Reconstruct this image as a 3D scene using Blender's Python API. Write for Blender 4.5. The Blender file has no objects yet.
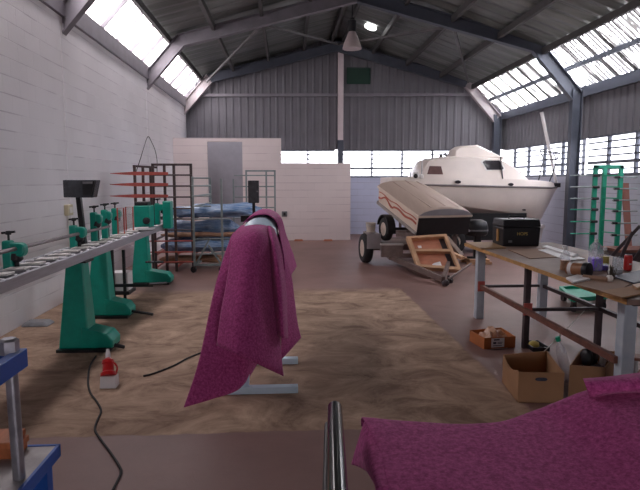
import bpy, bmesh, math, random
from mathutils import Vector, Matrix, noise
random.seed(7)
PI = math.pi
scene = bpy.context.scene
COL = scene.collection

# ------------------------------------------------------------------ camera
FPX, HC = 560.0, 1.65
phi = math.atan(64 / FPX)
theta = math.atan(34 / FPX * math.cos(phi))
FW = Vector((math.sin(theta) * math.cos(phi), math.cos(theta) * math.cos(phi), -math.sin(phi)))
RT = Vector((math.cos(theta), -math.sin(theta), 0))
UP = RT.cross(FW)
CAM = Vector((0, 0, HC))
cd = bpy.data.cameras.new('camera')
cam = bpy.data.objects.new('camera', cd)
COL.objects.link(cam)
cd.sensor_fit = 'HORIZONTAL'
cd.sensor_width = 36
cd.lens = FPX / 640 * 36
cd.clip_start = 0.05
cd.clip_end = 300
cam.matrix_world = Matrix(((RT.x, UP.x, -FW.x, 0), (RT.y, UP.y, -FW.y, 0), (RT.z, UP.z, -FW.z, HC), (0, 0, 0, 1)))
scene.camera = cam

def ray(u, v):
    return RT * ((u - 320) / FPX) + UP * ((245 - v) / FPX) + FW
def P(u, v, Y):
    d = ray(u, v); return CAM + d * (Y / d.y)
def Pz(u, v, z):
    d = ray(u, v); return CAM + d * ((z - HC) / d.z)
def Px(u, v, x):
    d = ray(u, v); return CAM + d * (x / d.x)

# ------------------------------------------------------------------ materials
MATS = {}
def nodes_of(m):
    m.use_nodes = True
    nt = m.node_tree
    for n in list(nt.nodes): nt.nodes.remove(n)
    return nt
def N(nt, t, **kw):
    n = nt.nodes.new(t)
    for k, v in kw.items():
        if k.startswith('i_'): n.inputs[k[2:].replace('_', ' ')].default_value = v
        else: setattr(n, k, v)
    return n
def mat(name, col, rough=0.5, metal=0.0, var=0.12, scale=6.0, bump=0.0, bscale=40.0, spec=0.5, col2=None, stretch=None, alpha=None):
    if name in MATS: return MATS[name]
    m = bpy.data.materials.new(name); nt = nodes_of(m); L = nt.links.new
    out = N(nt, 'ShaderNodeOutputMaterial'); b = N(nt, 'ShaderNodeBsdfPrincipled')
    L(b.outputs[0], out.inputs[0])
    tc = N(nt, 'ShaderNodeTexCoord')
    mp = N(nt, 'ShaderNodeMapping')
    if stretch: mp.inputs['Scale'].default_value = stretch
    L(tc.outputs['Object'], mp.inputs[0])
    nz = N(nt, 'ShaderNodeTexNoise', i_Scale=scale, i_Detail=5.0, i_Roughness=0.6)
    L(mp.outputs[0], nz.inputs['Vector'])
    rp = N(nt, 'ShaderNodeValToRGB')
    c2 = col2 or tuple(min(1, c * (1 + var)) for c in col)
    c1 = col if col2 else tuple(c * (1 - var) for c in col)
    rp.color_ramp.elements[0].position = 0.32; rp.color_ramp.elements[1].position = 0.68
    rp.color_ramp.elements[0].color = (*c1, 1); rp.color_ramp.elements[1].color = (*c2, 1)
    L(nz.outputs['Fac'], rp.inputs[0]); L(rp.outputs[0], b.inputs['Base Color'])
    b.inputs['Roughness'].default_value = rough; b.inputs['Metallic'].default_value = metal
    b.inputs['Specular IOR Level'].default_value = spec
    if bump:
        n2 = N(nt, 'ShaderNodeTexNoise', i_Scale=bscale, i_Detail=3.0)
        L(mp.outputs[0], n2.inputs['Vector'])
        bp = N(nt, 'ShaderNodeBump', i_Strength=bump, i_Distance=0.02)
        L(n2.outputs['Fac'], bp.inputs['Height']); L(bp.outputs[0], b.inputs['Normal'])
    MATS[name] = m
    return m

def clearmat(name, tint=(1, 1, 1), gloss=0.12, rough=0.05, white=0.0):
    if name in MATS: return MATS[name]
    m = bpy.data.materials.new(name); nt = nodes_of(m); L = nt.links.new
    out = N(nt, 'ShaderNodeOutputMaterial')
    t = N(nt, 'ShaderNodeBsdfTransparent'); t.inputs[0].default_value = (*tint, 1)
    g = N(nt, 'ShaderNodeBsdfGlossy'); g.inputs['Roughness'].default_value = rough
    d = N(nt, 'ShaderNodeBsdfDiffuse'); d.inputs[0].default_value = (.8, .82, .86, 1)
    nz = N(nt, 'ShaderNodeTexNoise', i_Scale=4.0)
    mr = N(nt, 'ShaderNodeMapRange'); mr.inputs['To Min'].default_value = white * .7; mr.inputs['To Max'].default_value = white * 1.3
    L(nz.outputs['Fac'], mr.inputs[0])
    m1 = N(nt, 'ShaderNodeMixShader'); m2 = N(nt, 'ShaderNodeMixShader')
    m1.inputs[0].default_value = gloss
    L(t.outputs[0], m1.inputs[1]); L(g.outputs[0], m1.inputs[2])
    L(mr.outputs[0], m2.inputs[0]); L(m1.outputs[0], m2.inputs[1]); L(d.outputs[0], m2.inputs[2])
    L(m2.outputs[0], out.inputs[0])
    MATS[name] = m
    return m

def block_mat(name, base, mortar, axis, dirt=0.12):
    """painted concrete block wall; axis = horizontal axis of the wall ('X' or 'Y')"""
    m = bpy.data.materials.new(name); nt = nodes_of(m); L = nt.links.new
    out = N(nt, 'ShaderNodeOutputMaterial'); b = N(nt, 'ShaderNodeBsdfPrincipled'); L(b.outputs[0], out.inputs[0])
    tc = N(nt, 'ShaderNodeTexCoord'); sp = N(nt, 'ShaderNodeSeparateXYZ'); L(tc.outputs['Object'], sp.inputs[0])
    cb = N(nt, 'ShaderNodeCombineXYZ'); L(sp.outputs[axis], cb.inputs[0]); L(sp.outputs['Z'], cb.inputs[1])
    br = N(nt, 'ShaderNodeTexBrick', offset=0.5)
    br.inputs['Scale'].default_value = 1.0; br.inputs['Brick Width'].default_value = 0.4; br.inputs['Row Height'].default_value = 0.2
    br.inputs['Mortar Size'].default_value = 0.006; br.inputs['Mortar Smooth'].default_value = 0.6
    br.inputs['Color1'].default_value = (*base, 1); br.inputs['Color2'].default_value = (*[c * .965 for c in base], 1)
    br.inputs['Mortar'].default_value = (*mortar, 1)
    L(cb.outputs[0], br.inputs['Vector'])
    # horizontal joints only: a second, endless brick
    b2 = N(nt, 'ShaderNodeTexBrick', offset=0.0)
    b2.inputs['Scale'].default_value = 1.0; b2.inputs['Brick Width'].default_value = 400; b2.inputs['Row Height'].default_value = 0.2
    b2.inputs['Mortar Size'].default_value = 0.009; b2.inputs['Mortar Smooth'].default_value = 0.3
    b2.inputs['Color1'].default_value = (1, 1, 1, 1); b2.inputs['Color2'].default_value = (1, 1, 1, 1); b2.inputs['Mortar'].default_value = (.80, .77, .80, 1)
    ad = N(nt, 'ShaderNodeVectorMath', operation='ADD'); ad.inputs[1].default_value = (200, 0, 0)
    L(cb.outputs[0], ad.inputs[0]); L(ad.outputs[0], b2.inputs['Vector'])
    nz = N(nt, 'ShaderNodeTexNoise', i_Scale=1.6, i_Detail=4.0); L(tc.outputs['Object'], nz.inputs['Vector'])
    rp = N(nt, 'ShaderNodeValToRGB'); rp.color_ramp.elements[0].position = .42; rp.color_ramp.elements[1].position = .60
    L(nz.outputs['Fac'], rp.inputs[0])
    mx = N(nt, 'ShaderNodeMix', data_type='RGBA', blend_type='MULTIPLY'); L(rp.outputs[0], mx.inputs[0])
    L(br.outputs[0], mx.inputs[6]); L(b2.outputs[0], mx.inputs[7])
    n3 = N(nt, 'ShaderNodeTexNoise', i_Scale=.7, i_Detail=6.0); L(tc.outputs['Object'], n3.inputs['Vector'])
    mr = N(nt, 'ShaderNodeMapRange'); mr.inputs[1].default_value = .3; mr.inputs[2].default_value = .7; mr.inputs[3].default_value = 1 - dirt; mr.inputs[4].default_value = 1
    L(n3.outputs['Fac'], mr.inputs[0])
    m3 = N(nt, 'ShaderNodeMix', data_type='RGBA', blend_type='MULTIPLY'); m3.inputs[0].default_value = 1
    L(mx.outputs[2], m3.inputs[6]); L(mr.outputs[0], m3.inputs[7]); L(m3.outputs[2], b.inputs['Base Color'])
    b.inputs['Roughness'].default_value = .75; b.inputs['Specular IOR Level'].default_value = .25
    bp = N(nt, 'ShaderNodeBump', i_Strength=.35, i_Distance=.012)
    n4 = N(nt, 'ShaderNodeTexNoise', i_Scale=22.0); L(tc.outputs['Object'], n4.inputs['Vector'])
    ma = N(nt, 'ShaderNodeMath', operation='MULTIPLY_ADD'); ma.inputs[1].default_value = .25
    inv = N(nt, 'ShaderNodeMath', operation='SUBTRACT'); inv.inputs[0].default_value = 1.0; L(br.outputs['Fac'], inv.inputs[1])
    L(n4.outputs['Fac'], ma.inputs[0]); L(inv.outputs[0], ma.inputs[2]); L(ma.outputs[0], bp.inputs['Height']); L(bp.outputs[0], b.inputs['Normal'])
    MATS[name] = m
    return m

def floor_mat():
    m = bpy.data.materials.new('concrete_floor'); nt = nodes_of(m); L = nt.links.new
    out = N(nt, 'ShaderNodeOutputMaterial'); b = N(nt, 'ShaderNodeBsdfPrincipled'); L(b.outputs[0], out.inputs[0])
    tc = N(nt, 'ShaderNodeTexCoord'); sp = N(nt, 'ShaderNodeSeparateXYZ'); L(tc.outputs['Object'], sp.inputs[0])
    nzE = N(nt, 'ShaderNodeTexNoise', i_Scale=5.0, i_Detail=4.0); L(tc.outputs['Object'], nzE.inputs['Vector'])
    def edge(axis, lo, hi):
        a = N(nt, 'ShaderNodeMath', operation='MULTIPLY_ADD'); a.inputs[1].default_value = .06; L(nzE.outputs['Fac'], a.inputs[0]); L(sp.outputs[axis], a.inputs[2])
        r = N(nt, 'ShaderNodeMapRange'); r.inputs[1].default_value = lo; r.inputs[2].default_value = hi; L(a.outputs[0], r.inputs[0]); return r.outputs[0]
    def mul(p, q):
        k = N(nt, 'ShaderNodeMath', operation='MULTIPLY'); L(p, k.inputs[0]); L(q, k.inputs[1]); return k.outputs[0]
    e = mul(mul(edge('X', 1.80, 1.76), edge('Y', 3.58, 3.60)), edge('Y', 8.6, 8.2))
    # rough screeded slab: swirling trowel strokes
    wv = N(nt, 'ShaderNodeTexNoise', i_Scale=1.9, i_Detail=12.0, i_Roughness=.74, i_Distortion=1.0)
    mp = N(nt, 'ShaderNodeMapping'); mp.inputs['Scale'].default_value = (1.0, 1.35, 1); mp.inputs['Rotation'].default_value = (0, 0, .6)
    L(tc.outputs['Object'], mp.inputs[0]); L(mp.outputs[0], wv.inputs['Vector'])
    r1 = N(nt, 'ShaderNodeValToRGB'); r1.color_ramp.elements[0].position = .36; r1.color_ramp.elements[1].position = .66
    r1.color_ramp.elements[0].color = (.20, .122, .085, 1); r1.color_ramp.elements[1].color = (.55, .385, .275, 1)
    L(wv.outputs['Fac'], r1.inputs[0])
    n2 = N(nt, 'ShaderNodeTexNoise', i_Scale=.9, i_Detail=8.0, i_Roughness=.6); L(tc.outputs['Object'], n2.inputs['Vector'])
    r2 = N(nt, 'ShaderNodeValToRGB'); r2.color_ramp.elements[0].position = .3; r2.color_ramp.elements[1].position = .7
    r2.color_ramp.elements[0].color = (.19, .11, .098, 1); r2.color_ramp.elements[1].color = (.29, .172, .15, 1)
    L(n2.outputs['Fac'], r2.inputs[0])
    mx = N(nt, 'ShaderNodeMix', data_type='RGBA'); L(e, mx.inputs[0]); L(r2.outputs[0], mx.inputs[6]); L(r1.outputs[0], mx.inputs[7])
    L(mx.outputs[2], b.inputs['Base Color'])
    rr = N(nt, 'ShaderNodeMapRange'); rr.inputs[3].default_value = .5; rr.inputs[4].default_value = .85; L(e, rr.inputs[0]); L(rr.outputs[0], b.inputs['Roughness'])
    b.inputs['Specular IOR Level'].default_value = .35
    bp = N(nt, 'ShaderNodeBump', i_Strength=.25, i_Distance=.02); L(wv.outputs['Fac'], bp.inputs['Height']); L(bp.outputs[0], b.inputs['Normal'])
    MATS['floor'] = m
    return m

def translucent_mat(name, col, strength, stripe, dirt, lo, cut):
    """translucent roof sheet lit by the daylight behind it, with grime along its ribs"""
    m = bpy.data.materials.new(name); nt = nodes_of(m); L = nt.links.new
    out = N(nt, 'ShaderNodeOutputMaterial'); em = N(nt, 'ShaderNodeEmission'); df = N(nt, 'ShaderNodeBsdfDiffuse')
    df.inputs[0].default_value = (.5, .5, .5, 1)
    ad = N(nt, 'ShaderNodeAddShader'); L(em.outputs[0], ad.inputs[0]); L(df.outputs[0], ad.inputs[1]); L(ad.outputs[0], out.inputs[0])
    tc = N(nt, 'ShaderNodeTexCoord'); mp = N(nt, 'ShaderNodeMapping'); mp.inputs['Scale'].default_value = (1.2, 7.0, 1.2)
    L(tc.outputs['Object'], mp.inputs[0])
    n1 = N(nt, 'ShaderNodeTexNoise', i_Scale=2.2, i_Detail=4.0, i_Roughness=.6); L(mp.outputs[0], n1.inputs['Vector'])
    sp = N(nt, 'ShaderNodeSeparateXYZ'); L(tc.outputs['Object'], sp.inputs[0])
    f = N(nt, 'ShaderNodeMath', operation='MULTIPLY'); f.inputs[1].default_value = 2 * PI / .125; L(sp.outputs['Y'], f.inputs[0])
    sn = N(nt, 'ShaderNodeMath', operation='SINE'); L(f.outputs[0], sn.inputs[0])
    a = N(nt, 'ShaderNodeMath', operation='MULTIPLY_ADD'); a.inputs[1].default_value = stripe; L(sn.outputs[0], a.inputs[0]); L(n1.outputs['Fac'], a.inputs[2])
    r = N(nt, 'ShaderNodeMapRange'); r.inputs[1].default_value = cut; r.inputs[2].default_value = cut + dirt
    r.inputs[3].default_value = lo; r.inputs[4].default_value = 1.0
    L(a.outputs[0], r.inputs[0])
    k = N(nt, 'ShaderNodeMath', operation='MULTIPLY'); k.inputs[1].default_value = strength; L(r.outputs[0], k.inputs[0])
    L(k.outputs[0], em.inputs['Strength']); em.inputs['Color'].default_value = (*col, 1)
    MATS[name] = m
    return m

def cloth_mat(name, c1, c2):
    m = bpy.data.materials.new(name); nt = nodes_of(m); L = nt.links.new
    out = N(nt, 'ShaderNodeOutputMaterial'); b = N(nt, 'ShaderNodeBsdfPrincipled'); L(b.outputs[0], out.inputs[0])
    tc = N(nt, 'ShaderNodeTexCoord')
    n1 = N(nt, 'ShaderNodeTexNoise', i_Scale=60.0, i_Detail=6.0, i_Roughness=.75); L(tc.outputs['Object'], n1.inputs['Vector'])
    r = N(nt, 'ShaderNodeValToRGB'); r.color_ramp.elements[0].position = .36; r.color_ramp.elements[1].position = .64
    r.color_ramp.elements[0].color = (*c1, 1); r.color_ramp.elements[1].color = (*c2, 1); L(n1.outputs['Fac'], r.inputs[0]); L(r.outputs[0], b.inputs['Base Color'])
    b.inputs['Roughness'].default_value = .95; b.inputs['Specular IOR Level'].default_value = .1
    b.inputs['Sheen Weight'].default_value = .15
    bp = N(nt, 'ShaderNodeBump', i_Strength=.4, i_Distance=.004); L(n1.outputs['Fac'], bp.inputs['Height']); L(bp.outputs[0], b.inputs['Normal'])
    MATS[name] = m
    return m

def roof_mat():
    m = bpy.data.materials.new('roof_foil'); nt = nodes_of(m); L = nt.links.new
    out = N(nt, 'ShaderNodeOutputMaterial'); b = N(nt, 'ShaderNodeBsdfPrincipled'); L(b.outputs[0], out.inputs[0])
    tc = N(nt, 'ShaderNodeTexCoord'); mp = N(nt, 'ShaderNodeMapping'); mp.inputs['Scale'].default_value = (.25, 2.6, .25)
    L(tc.outputs['Object'], mp.inputs[0])
    n1 = N(nt, 'ShaderNodeTexNoise', i_Scale=1.3, i_Detail=5.0, i_Distortion=.5); L(mp.outputs[0], n1.inputs['Vector'])
    r = N(nt, 'ShaderNodeValToRGB'); r.color_ramp.elements[0].position = .3; r.color_ramp.elements[1].position = .7
    r.color_ramp.elements[0].color = (.10, .108, .102, 1); r.color_ramp.elements[1].color = (.26, .275, .26, 1)
    L(n1.outputs['Fac'], r.inputs[0]); L(r.outputs[0], b.inputs['Base Color'])
    b.inputs['Roughness'].default_value = .45; b.inputs['Metallic'].default_value = .35
    bp = N(nt, 'ShaderNodeBump', i_Strength=.6, i_Distance=.06); L(n1.outputs['Fac'], bp.inputs['Height']); L(bp.outputs[0], b.inputs['Normal'])
    return m

def glow_mat(name, col, s):
    m = bpy.data.materials.new(name); nt = nodes_of(m); L = nt.links.new
    out = N(nt, 'ShaderNodeOutputMaterial'); em = N(nt, 'ShaderNodeEmission'); em.inputs[0].default_value = (*col, 1)
    nz = N(nt, 'ShaderNodeTexNoise', i_Scale=3.0); mr = N(nt, 'ShaderNodeMapRange'); mr.inputs[3].default_value = s * .9; mr.inputs[4].default_value = s * 1.1
    L(nz.outputs['Fac'], mr.inputs[0]); L(mr.outputs[0], em.inputs[1]); L(em.outputs[0], out.inputs[0])
    return m

M = dict(
    blockL=block_mat('white_block_paint_side', (.89, .86, .89), (.85, .82, .85), 'Y', .08),
    blockB=block_mat('white_block_paint_partition', (.84, .745, .735), (.79, .70, .69), 'X', .05),
    lav=block_mat('lavender_block_paint', (.55, .58, .74), (.47, .50, .63), 'X', .08),
    lavY=block_mat('lavender_block_paint_side', (.60, .62, .72), (.50, .52, .62), 'Y', .12),
    floor=floor_mat(),
    roof=roof_mat(),
    clad=mat('grey_cladding', (.155, .15, .168), .55, .1, .08, 2.0),
    steelL=mat('grey_painted_steel', (.21, .195, .22), .5, .15, .12, 4.0),  # grey frame paint, light on the left halves put into the colour
    steelB=mat('blue_grey_painted_steel', (.08, .09, .118), .5, .15, .12, 4.0),  # same grey frame paint with the right side's shade put into the colour
    purlin=mat('dark_purlin_steel', (.075, .07, .07), .6, .2, .2, 5.0),
    skyL=translucent_mat('translucent_sheet_clean', (1, .92, .95), 2.9, .05, .22, .18, .42),
    skyR=translucent_mat('translucent_sheet_grimy', (.97, .95, 1.0), 7.6, .17, .20, .008, .55),
    glass=clearmat('window_glass', (.95, .97, 1), .08, .05, .05),
    cloth=cloth_mat('purple_felt', (.29, .037, .155), (.60, .115, .345)),
    green=mat('green_enamel', (.0, .34, .25), .38, 0, .12, 8.0),
    greenrack=mat('green_rack_paint', (.01, .36, .22), .45, 0, .12, 8.0),
    black=mat('black_plastic', (.011, .011, .014), .45, 0, .2, 10.0),
    screen=mat('dark_grey_display', (.06, .065, .075), .25, 0, .2, 20.0),
    sticker=mat('grey_sticker', (.17, .17, .18), .5, 0, .2, 20.0),
    steel=mat('bare_steel', (.42, .42, .44), .35, .7, .12, 12.0),
    alu=mat('brushed_aluminium', (.42, .42, .46), .42, .45, .1, 9.0, stretch=(8, .5, 8)),
    pad=mat('white_pad', (.82, .79, .75), .5, 0, .06, 20.0),
    white=mat('white_gelcoat', (.80, .71, .65), .28, 0, .04, 3.0),
    whitep=mat('white_paint', (.66, .84, .97), .4, 0, .05, 6.0),
    redarm=mat('red_oxide_paint', (.50, .10, .08), .55, 0, .2, 9.0),
    darkrack=mat('dark_brown_steel', (.085, .06, .06), .55, .2, .25, 9.0),
    greyrack=mat('grey_green_rack_paint', (.26, .31, .31), .5, .2, .15, 9.0),
    wrap=mat('blue_shrink_wrap', (.10, .21, .42), .22, 0, .1, 7.0, bump=.8, bscale=14.0, col2=(.40, .52, .70), stretch=(.6, 3, 3)),
    card=mat('brown_cardboard', (.37, .20, .10), .8, 0, .08, 5.0),
    cardd=mat('dull_cardboard', (.30, .18, .12), .8, 0, .1, 5.0),
    orangebox=mat('orange_cardboard', (.46, .15, .045), .75, 0, .1, 5.0),
    paper=mat('white_paper', (.78, .76, .76), .6, 0, .04, 8.0),
    print=mat('dark_print', (.04, .04, .07), .6, 0, .3, 30.0),
    plyw=mat('plywood', (.40, .25, .13), .6, 0, .15, 3.0, stretch=(1, 6, 1)),
    plydull=mat('weathered_board', (.19, .125, .105), .65, 0, .2, 3.0, col2=(.30, .21, .165)),
    plyedge=mat('orange_plywood_edge', (.50, .27, .09), .6, 0, .2, 12.0),
    pale=mat('pale_blue_leg_paint', (.40, .47, .55), .45, 0, .12, 8.0, col2=(.52, .57, .62)),
    rust=mat('red_brown_primer', (.17, .065, .045), .65, .1, .25, 12.0),
    darksteel=mat('dark_steel', (.06, .045, .05), .55, .2, .25, 10.0),
    redp=mat('red_plastic', (.55, .02, .02), .3, 0, .05, 9.0),
    blue=mat('blue_enamel', (.02, .10, .42), .35, 0, .08, 9.0),
    greyplate=mat('scuffed_grey_plate', (.33, .31, .31), .5, .3, .2, 9.0),
    galv=mat('galvanised_steel', (.40, .40, .44), .36, .75, .2, 14.0),
    orangew=mat('orange_stained_wood', (.45, .14, .05), .55, 0, .2, 5.0, stretch=(6, 1, 1)),
    chrome=mat('polished_dark_steel', (.10, .105, .10), .16, .85, .08, 5.0),
    rubber=mat('tyre_rubber', (.022, .02, .022), .8, 0, .2, 15.0),
    rim=mat('pale_wheel_rim', (.66, .55, .47), .5, .2, .15, 15.0),
    lidfab=mat('taupe_trailer_lid', (.47, .36, .30), .6, 0, .05, 3.0, stretch=(4, .6, 1)),
    lidgrey=mat('grey_lid_end', (.30, .29, .31), .5, 0, .08, 5.0),
    cream=mat('cream_trailer_side', (.72, .60, .50), .45, 0, .06, 5.0),
    crate=mat('crate_plywood', (.50, .19, .11), .65, 0, .15, 4.0, stretch=(1, 5, 1)),
    pine=mat('pine_batten', (.56, .33, .19), .6, 0, .15, 5.0),
    bucket=mat('cream_bucket', (.62, .55, .47), .5, 0, .1, 7.0),
    tgrey=mat('trailer_grey_steel', (.20, .145, .13), .5, .3, .2, 8.0),
    smoke=mat('smoked_window', (.035, .03, .035), .12, 0, .1, 5.0),
    rail=mat('dark_rail_steel', (.09, .09, .10), .3, .6, .15, 10.0),
    plasticclear=clearmat('clear_plastic', (.93, .95, .97), .12, .12, .13),
    acrylic=clearmat('clear_acrylic', (.97, .95, .94), .06, .05, .10),
    liquid=mat('purple_liquid', (.22, .12, .75), .2, 0, .05, 6.0),
    amber=mat('amber_liquid', (.52, .26, .12), .3, 0, .08, 6.0),
    yellow=mat('yellow_label', (.70, .55, .12), .5, 0, .08, 9.0),
    brownroll=mat('brown_tape_roll', (.26, .11, .05), .45, 0, .25, 8.0, col2=(.40, .19, .09)),
    bristle=mat('dark_bristle', (.10, .075, .06), .8, 0, .35, 40.0, bump=.8, bscale=80.0),
    greencap=mat('green_cap', (.01, .35, .20), .4, 0, .05, 9.0),
    gold=mat('gold_lettering', (.62, .45, .12), .5, 0, .08, 9.0),
    boardg=mat('dark_green_board', (.002, .03, .018), .5, 0, .1, 4.0),
    kneep=mat('pale_grey_knee_paint', (.40, .36, .37), .5, .1, .1, 4.0),  # knees of the farthest frame, paler than its rafters
    brace=mat('brown_grey_brace', (.12, .11, .115), .55, .2, .15, 4.0),
    postp=mat('pale_post_paint', (.62, .53, .54), .55, 0, .08, 4.0),
    lampal=mat('spun_aluminium_shade', (.60, .50, .49), .35, .35, .08, 6.0),
    lens=mat('frosted_lamp_lens', (.82, .80, .82), .3, 0, .03, 6.0),
    rednote=mat('brick_red_panel', (.34, .14, .11), .6, 0, .2, 4.0),
    teal=mat('grey_wrap', (.25, .25, .27), .5, 0, .2, 9.0),
    cable=mat('black_cable', (.014, .010, .011), .7, 0, .1, 9.0),
)

# ------------------------------------------------------------------ mesh builder
class MB:
    def __init__(self): self.v = []; self.f = []; self.mi = []; self.cur = 0
    def add(self, vs, fs):
        o = len(self.v); self.v += [Vector(p) for p in vs]
        for f in fs: self.f.append([o + i for i in f]); self.mi.append(self.cur)
        return self
    def hexa(self, p):      # 4 bottom + 4 top, both counter-clockwise
        return self.add(p, [(3, 2, 1, 0), (4, 5, 6, 7), (0, 1, 5, 4), (1, 2, 6, 5), (2, 3, 7, 6), (3, 0, 4, 7)])
    def box(self, x0, x1, y0, y1, z0, z1):
        return self.hexa([(x0, y0, z0), (x1, y0, z0), (x1, y1, z0), (x0, y1, z0), (x0, y0, z1), (x1, y0, z1), (x1, y1, z1), (x0, y1, z1)])
    def taper(self, b, z0, t, z1):      # b, t = (x0,x1,y0,y1)
        return self.hexa([(b[0], b[2], z0), (b[1], b[2], z0), (b[1], b[3], z0), (b[0], b[3], z0), (t[0], t[2], z1), (t[1], t[2], z1), (t[1], t[3], z1), (t[0], t[3], z1)])
    def bar(self, p, q, w, h, up=(0, 0, 1)):
        p = Vector(p); q = Vector(q); d = (q - p).normalized(); up = Vector(up)
        if abs(d.dot(up)) > .98: up = Vector((0, 1, 0))
        s = d.cross(up).normalized(); t = s.cross(d).normalized()
        a = [p - s * w / 2 - t * h / 2, p + s * w / 2 - t * h / 2, q + s * w / 2 - t * h / 2, q - s * w / 2 - t * h / 2]
        return self.hexa(a + [x + t * h for x in a])
    def tube(self, p, q, r, n=12, r2=None, caps=True):
        return self.path([p, q], r, n, r2, caps)
    def path(self, pts, r, n=10, r2=None, caps=True):
        pts = [Vector(p) for p in pts]; rings = []; prev = None
        for i, p in enumerate(pts):
            d = (pts[min(i + 1, len(pts) - 1)] - pts[max(i - 1, 0)]).normalized()
            if prev is None:
                a = Vector((0, 0, 1)) if abs(d.z) < .9 else Vector((1, 0, 0)); s = d.cross(a).normalized()
            else: s = (prev - d * prev.dot(d)).normalized()
            prev = s; t = d.cross(s)
            rr = r if r2 is None else r + (r2 - r) * i / (len(pts) - 1)
            rings.append([p + (s * math.cos(2 * PI * k / n) + t * math.sin(2 * PI * k / n)) * rr for k in range(n)])
        return self.loft(rings, caps)
    def lathe_open(self, prof, c, axis, n=24):
        k = len(self.f); self.lathe(prof, c, axis, n); del self.f[-2:]; del self.mi[-2:]; return self
    def loft(self, rings, caps=True, closed=True):
        n = len(rings[0]); vs = [p for r in rings for p in r]; fs = []
        for i in range(len(rings) - 1):
            for k in range(n if closed else n - 1):
                k2 = (k + 1) % n; fs.append((i * n + k, i * n + k2, (i + 1) * n + k2, (i + 1) * n + k))
        if caps and closed:
            fs.append(tuple(range(n - 1, -1, -1))); fs.append(tuple((len(rings) - 1) * n + k for k in range(n)))
        return self.add(vs, fs)
    def lathe(self, prof, c, axis=(0, 0, 1), n=24):
        c = Vector(c); d = Vector(axis).normalized(); a = Vector((1, 0, 0)) if abs(d.x) < .9 else Vector((0, 1, 0))
        s = d.cross(a).normalized(); t = d.cross(s)
        return self.loft([[c + d * h + (s * math.cos(2 * PI * k / n) + t * math.sin(2 * PI * k / n)) * max(r, .0004) for k in range(n)] for r, h in prof])
    def prism(self, poly, off):     # polygon of 3D points swept by a vector
        off = Vector(off); a = [Vector(p) for p in poly]; n = len(a)
        vs = a + [p + off for p in a]
        return self.add(vs, [tuple(range(n - 1, -1, -1)), tuple(range(n, 2 * n))] + [(k, (k + 1) % n, n + (k + 1) % n, n + k) for k in range(n)])
    def build(self, name, m, parent=None, org=None, bevel=0, smooth=False, solid=0):
        me = bpy.data.meshes.new(name)
        if org is None: org = parent['_org'] if parent is not None else (0, 0, 0)
        org = Vector(org)
        me.from_pydata([p - org for p in self.v], [], self.f)
        ms = m if isinstance(m, (list, tuple)) else [m]
        for x in ms: me.materials.append(x)
        me.polygons.foreach_set('material_index', self.mi)
        bm = bmesh.new(); bm.from_mesh(me); bmesh.ops.recalc_face_normals(bm, faces=bm.faces)
        bm.to_mesh(me); bm.free()
        if smooth:
            me.polygons.foreach_set('use_smooth', [True] * len(me.polygons))
        me.update()
        o = bpy.data.objects.new(name, me); COL.objects.link(o)
        if smooth and smooth is not True:
            pass
        if parent is not None: o.parent = parent
        else: o.location = org
        o['_org'] = tuple(org)
        if bevel:
            b = o.modifiers.new('bevel', 'BEVEL'); b.width = bevel; b.segments = 2; b.limit_method = 'ANGLE'; b.angle_limit = .6
        if solid:
            s = o.modifiers.new('solid', 'SOLIDIFY'); s.thickness = solid; s.offset = 0
        return o
def sm(o, ang=.7):      # smooth shading, sharp where the surface really turns
    me = o.data
    bm = bmesh.new(); bm.from_mesh(me)
    for f in bm.faces: f.smooth = True
    for e in bm.edges:
        if len(e.link_faces) == 2 and e.calc_face_angle(0) > ang: e.smooth = False
    bm.to_mesh(me); bm.free()
    return o
def tag(o, label, cat, group=None):
    o['label'] = label; o['category'] = cat
    if group: o['group'] = group
    return o
def thing(name, loc, label, cat, group=None):
    o = bpy.data.objects.new(name, None); COL.objects.link(o); o.location = loc; o['_org'] = tuple(loc); o.empty_display_size = .1
    return tag(o, label, cat, group)
def struct(mb, name, m, label=None, parent=None, **kw):
    o = mb.build(name, m, parent, **kw)
    if parent is None:
        o['kind'] = 'structure'
        if label: o['label'] = label
    return o
def copy_tree(o, parent=None, delta=None):
    c = o.copy(); COL.objects.link(c)
    if parent is not None: c.parent = parent
    if delta is not None: c.location = Vector(o.location) + Vector(delta)
    for ch in list(o.children): copy_tree(ch, c)
    return c
def catmull(pts, n):
    out = []
    L_ = len(pts)
    for i in range(L_ - 1):
        p0 = pts[max(i - 1, 0)]; p1 = pts[i]; p2 = pts[i + 1]; p3 = pts[min(i + 2, L_ - 1)]
        for k in range(n):
            t = k / n
            out.append(.5 * ((2 * p1) + (p2 - p0) * t + (2 * p0 - 5 * p1 + 4 * p2 - p3) * t * t + (3 * p1 - p0 - 3 * p2 + p3) * t ** 3))
    out.append(pts[-1].copy())
    return out
def sheet(mb, rows, n=8, amp=.006, fs=5.0, seed=0.0):
    rows = [catmull([Vector(p) for p in r], n) for r in rows]
    cols = [catmull([r[j] for r in rows], n) for j in range(len(rows[0]))]
    R = len(cols[0]); C = len(cols)
    g = [[cols[j][i] for j in range(C)] for i in range(R)]
    vs = []
    for i in range(R):
        for j in range(C):
            p = g[i][j]
            d1 = g[min(i + 1, R - 1)][j] - g[max(i - 1, 0)][j]; d2 = g[i][min(j + 1, C - 1)] - g[i][max(j - 1, 0)]
            nn = d1.cross(d2)
            if nn.length > 1e-9: nn.normalize()
            w = noise.noise(Vector((p.x * fs + seed, p.y * fs, p.z * fs * .5)))
            vs.append(p + nn * w * amp)
    fsx = [(i * C + j, i * C + j + 1, (i + 1) * C + j + 1, (i + 1) * C + j) for i in range(R - 1) for j in range(C - 1)]
    mb.add(vs, fsx)
    return mb

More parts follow.
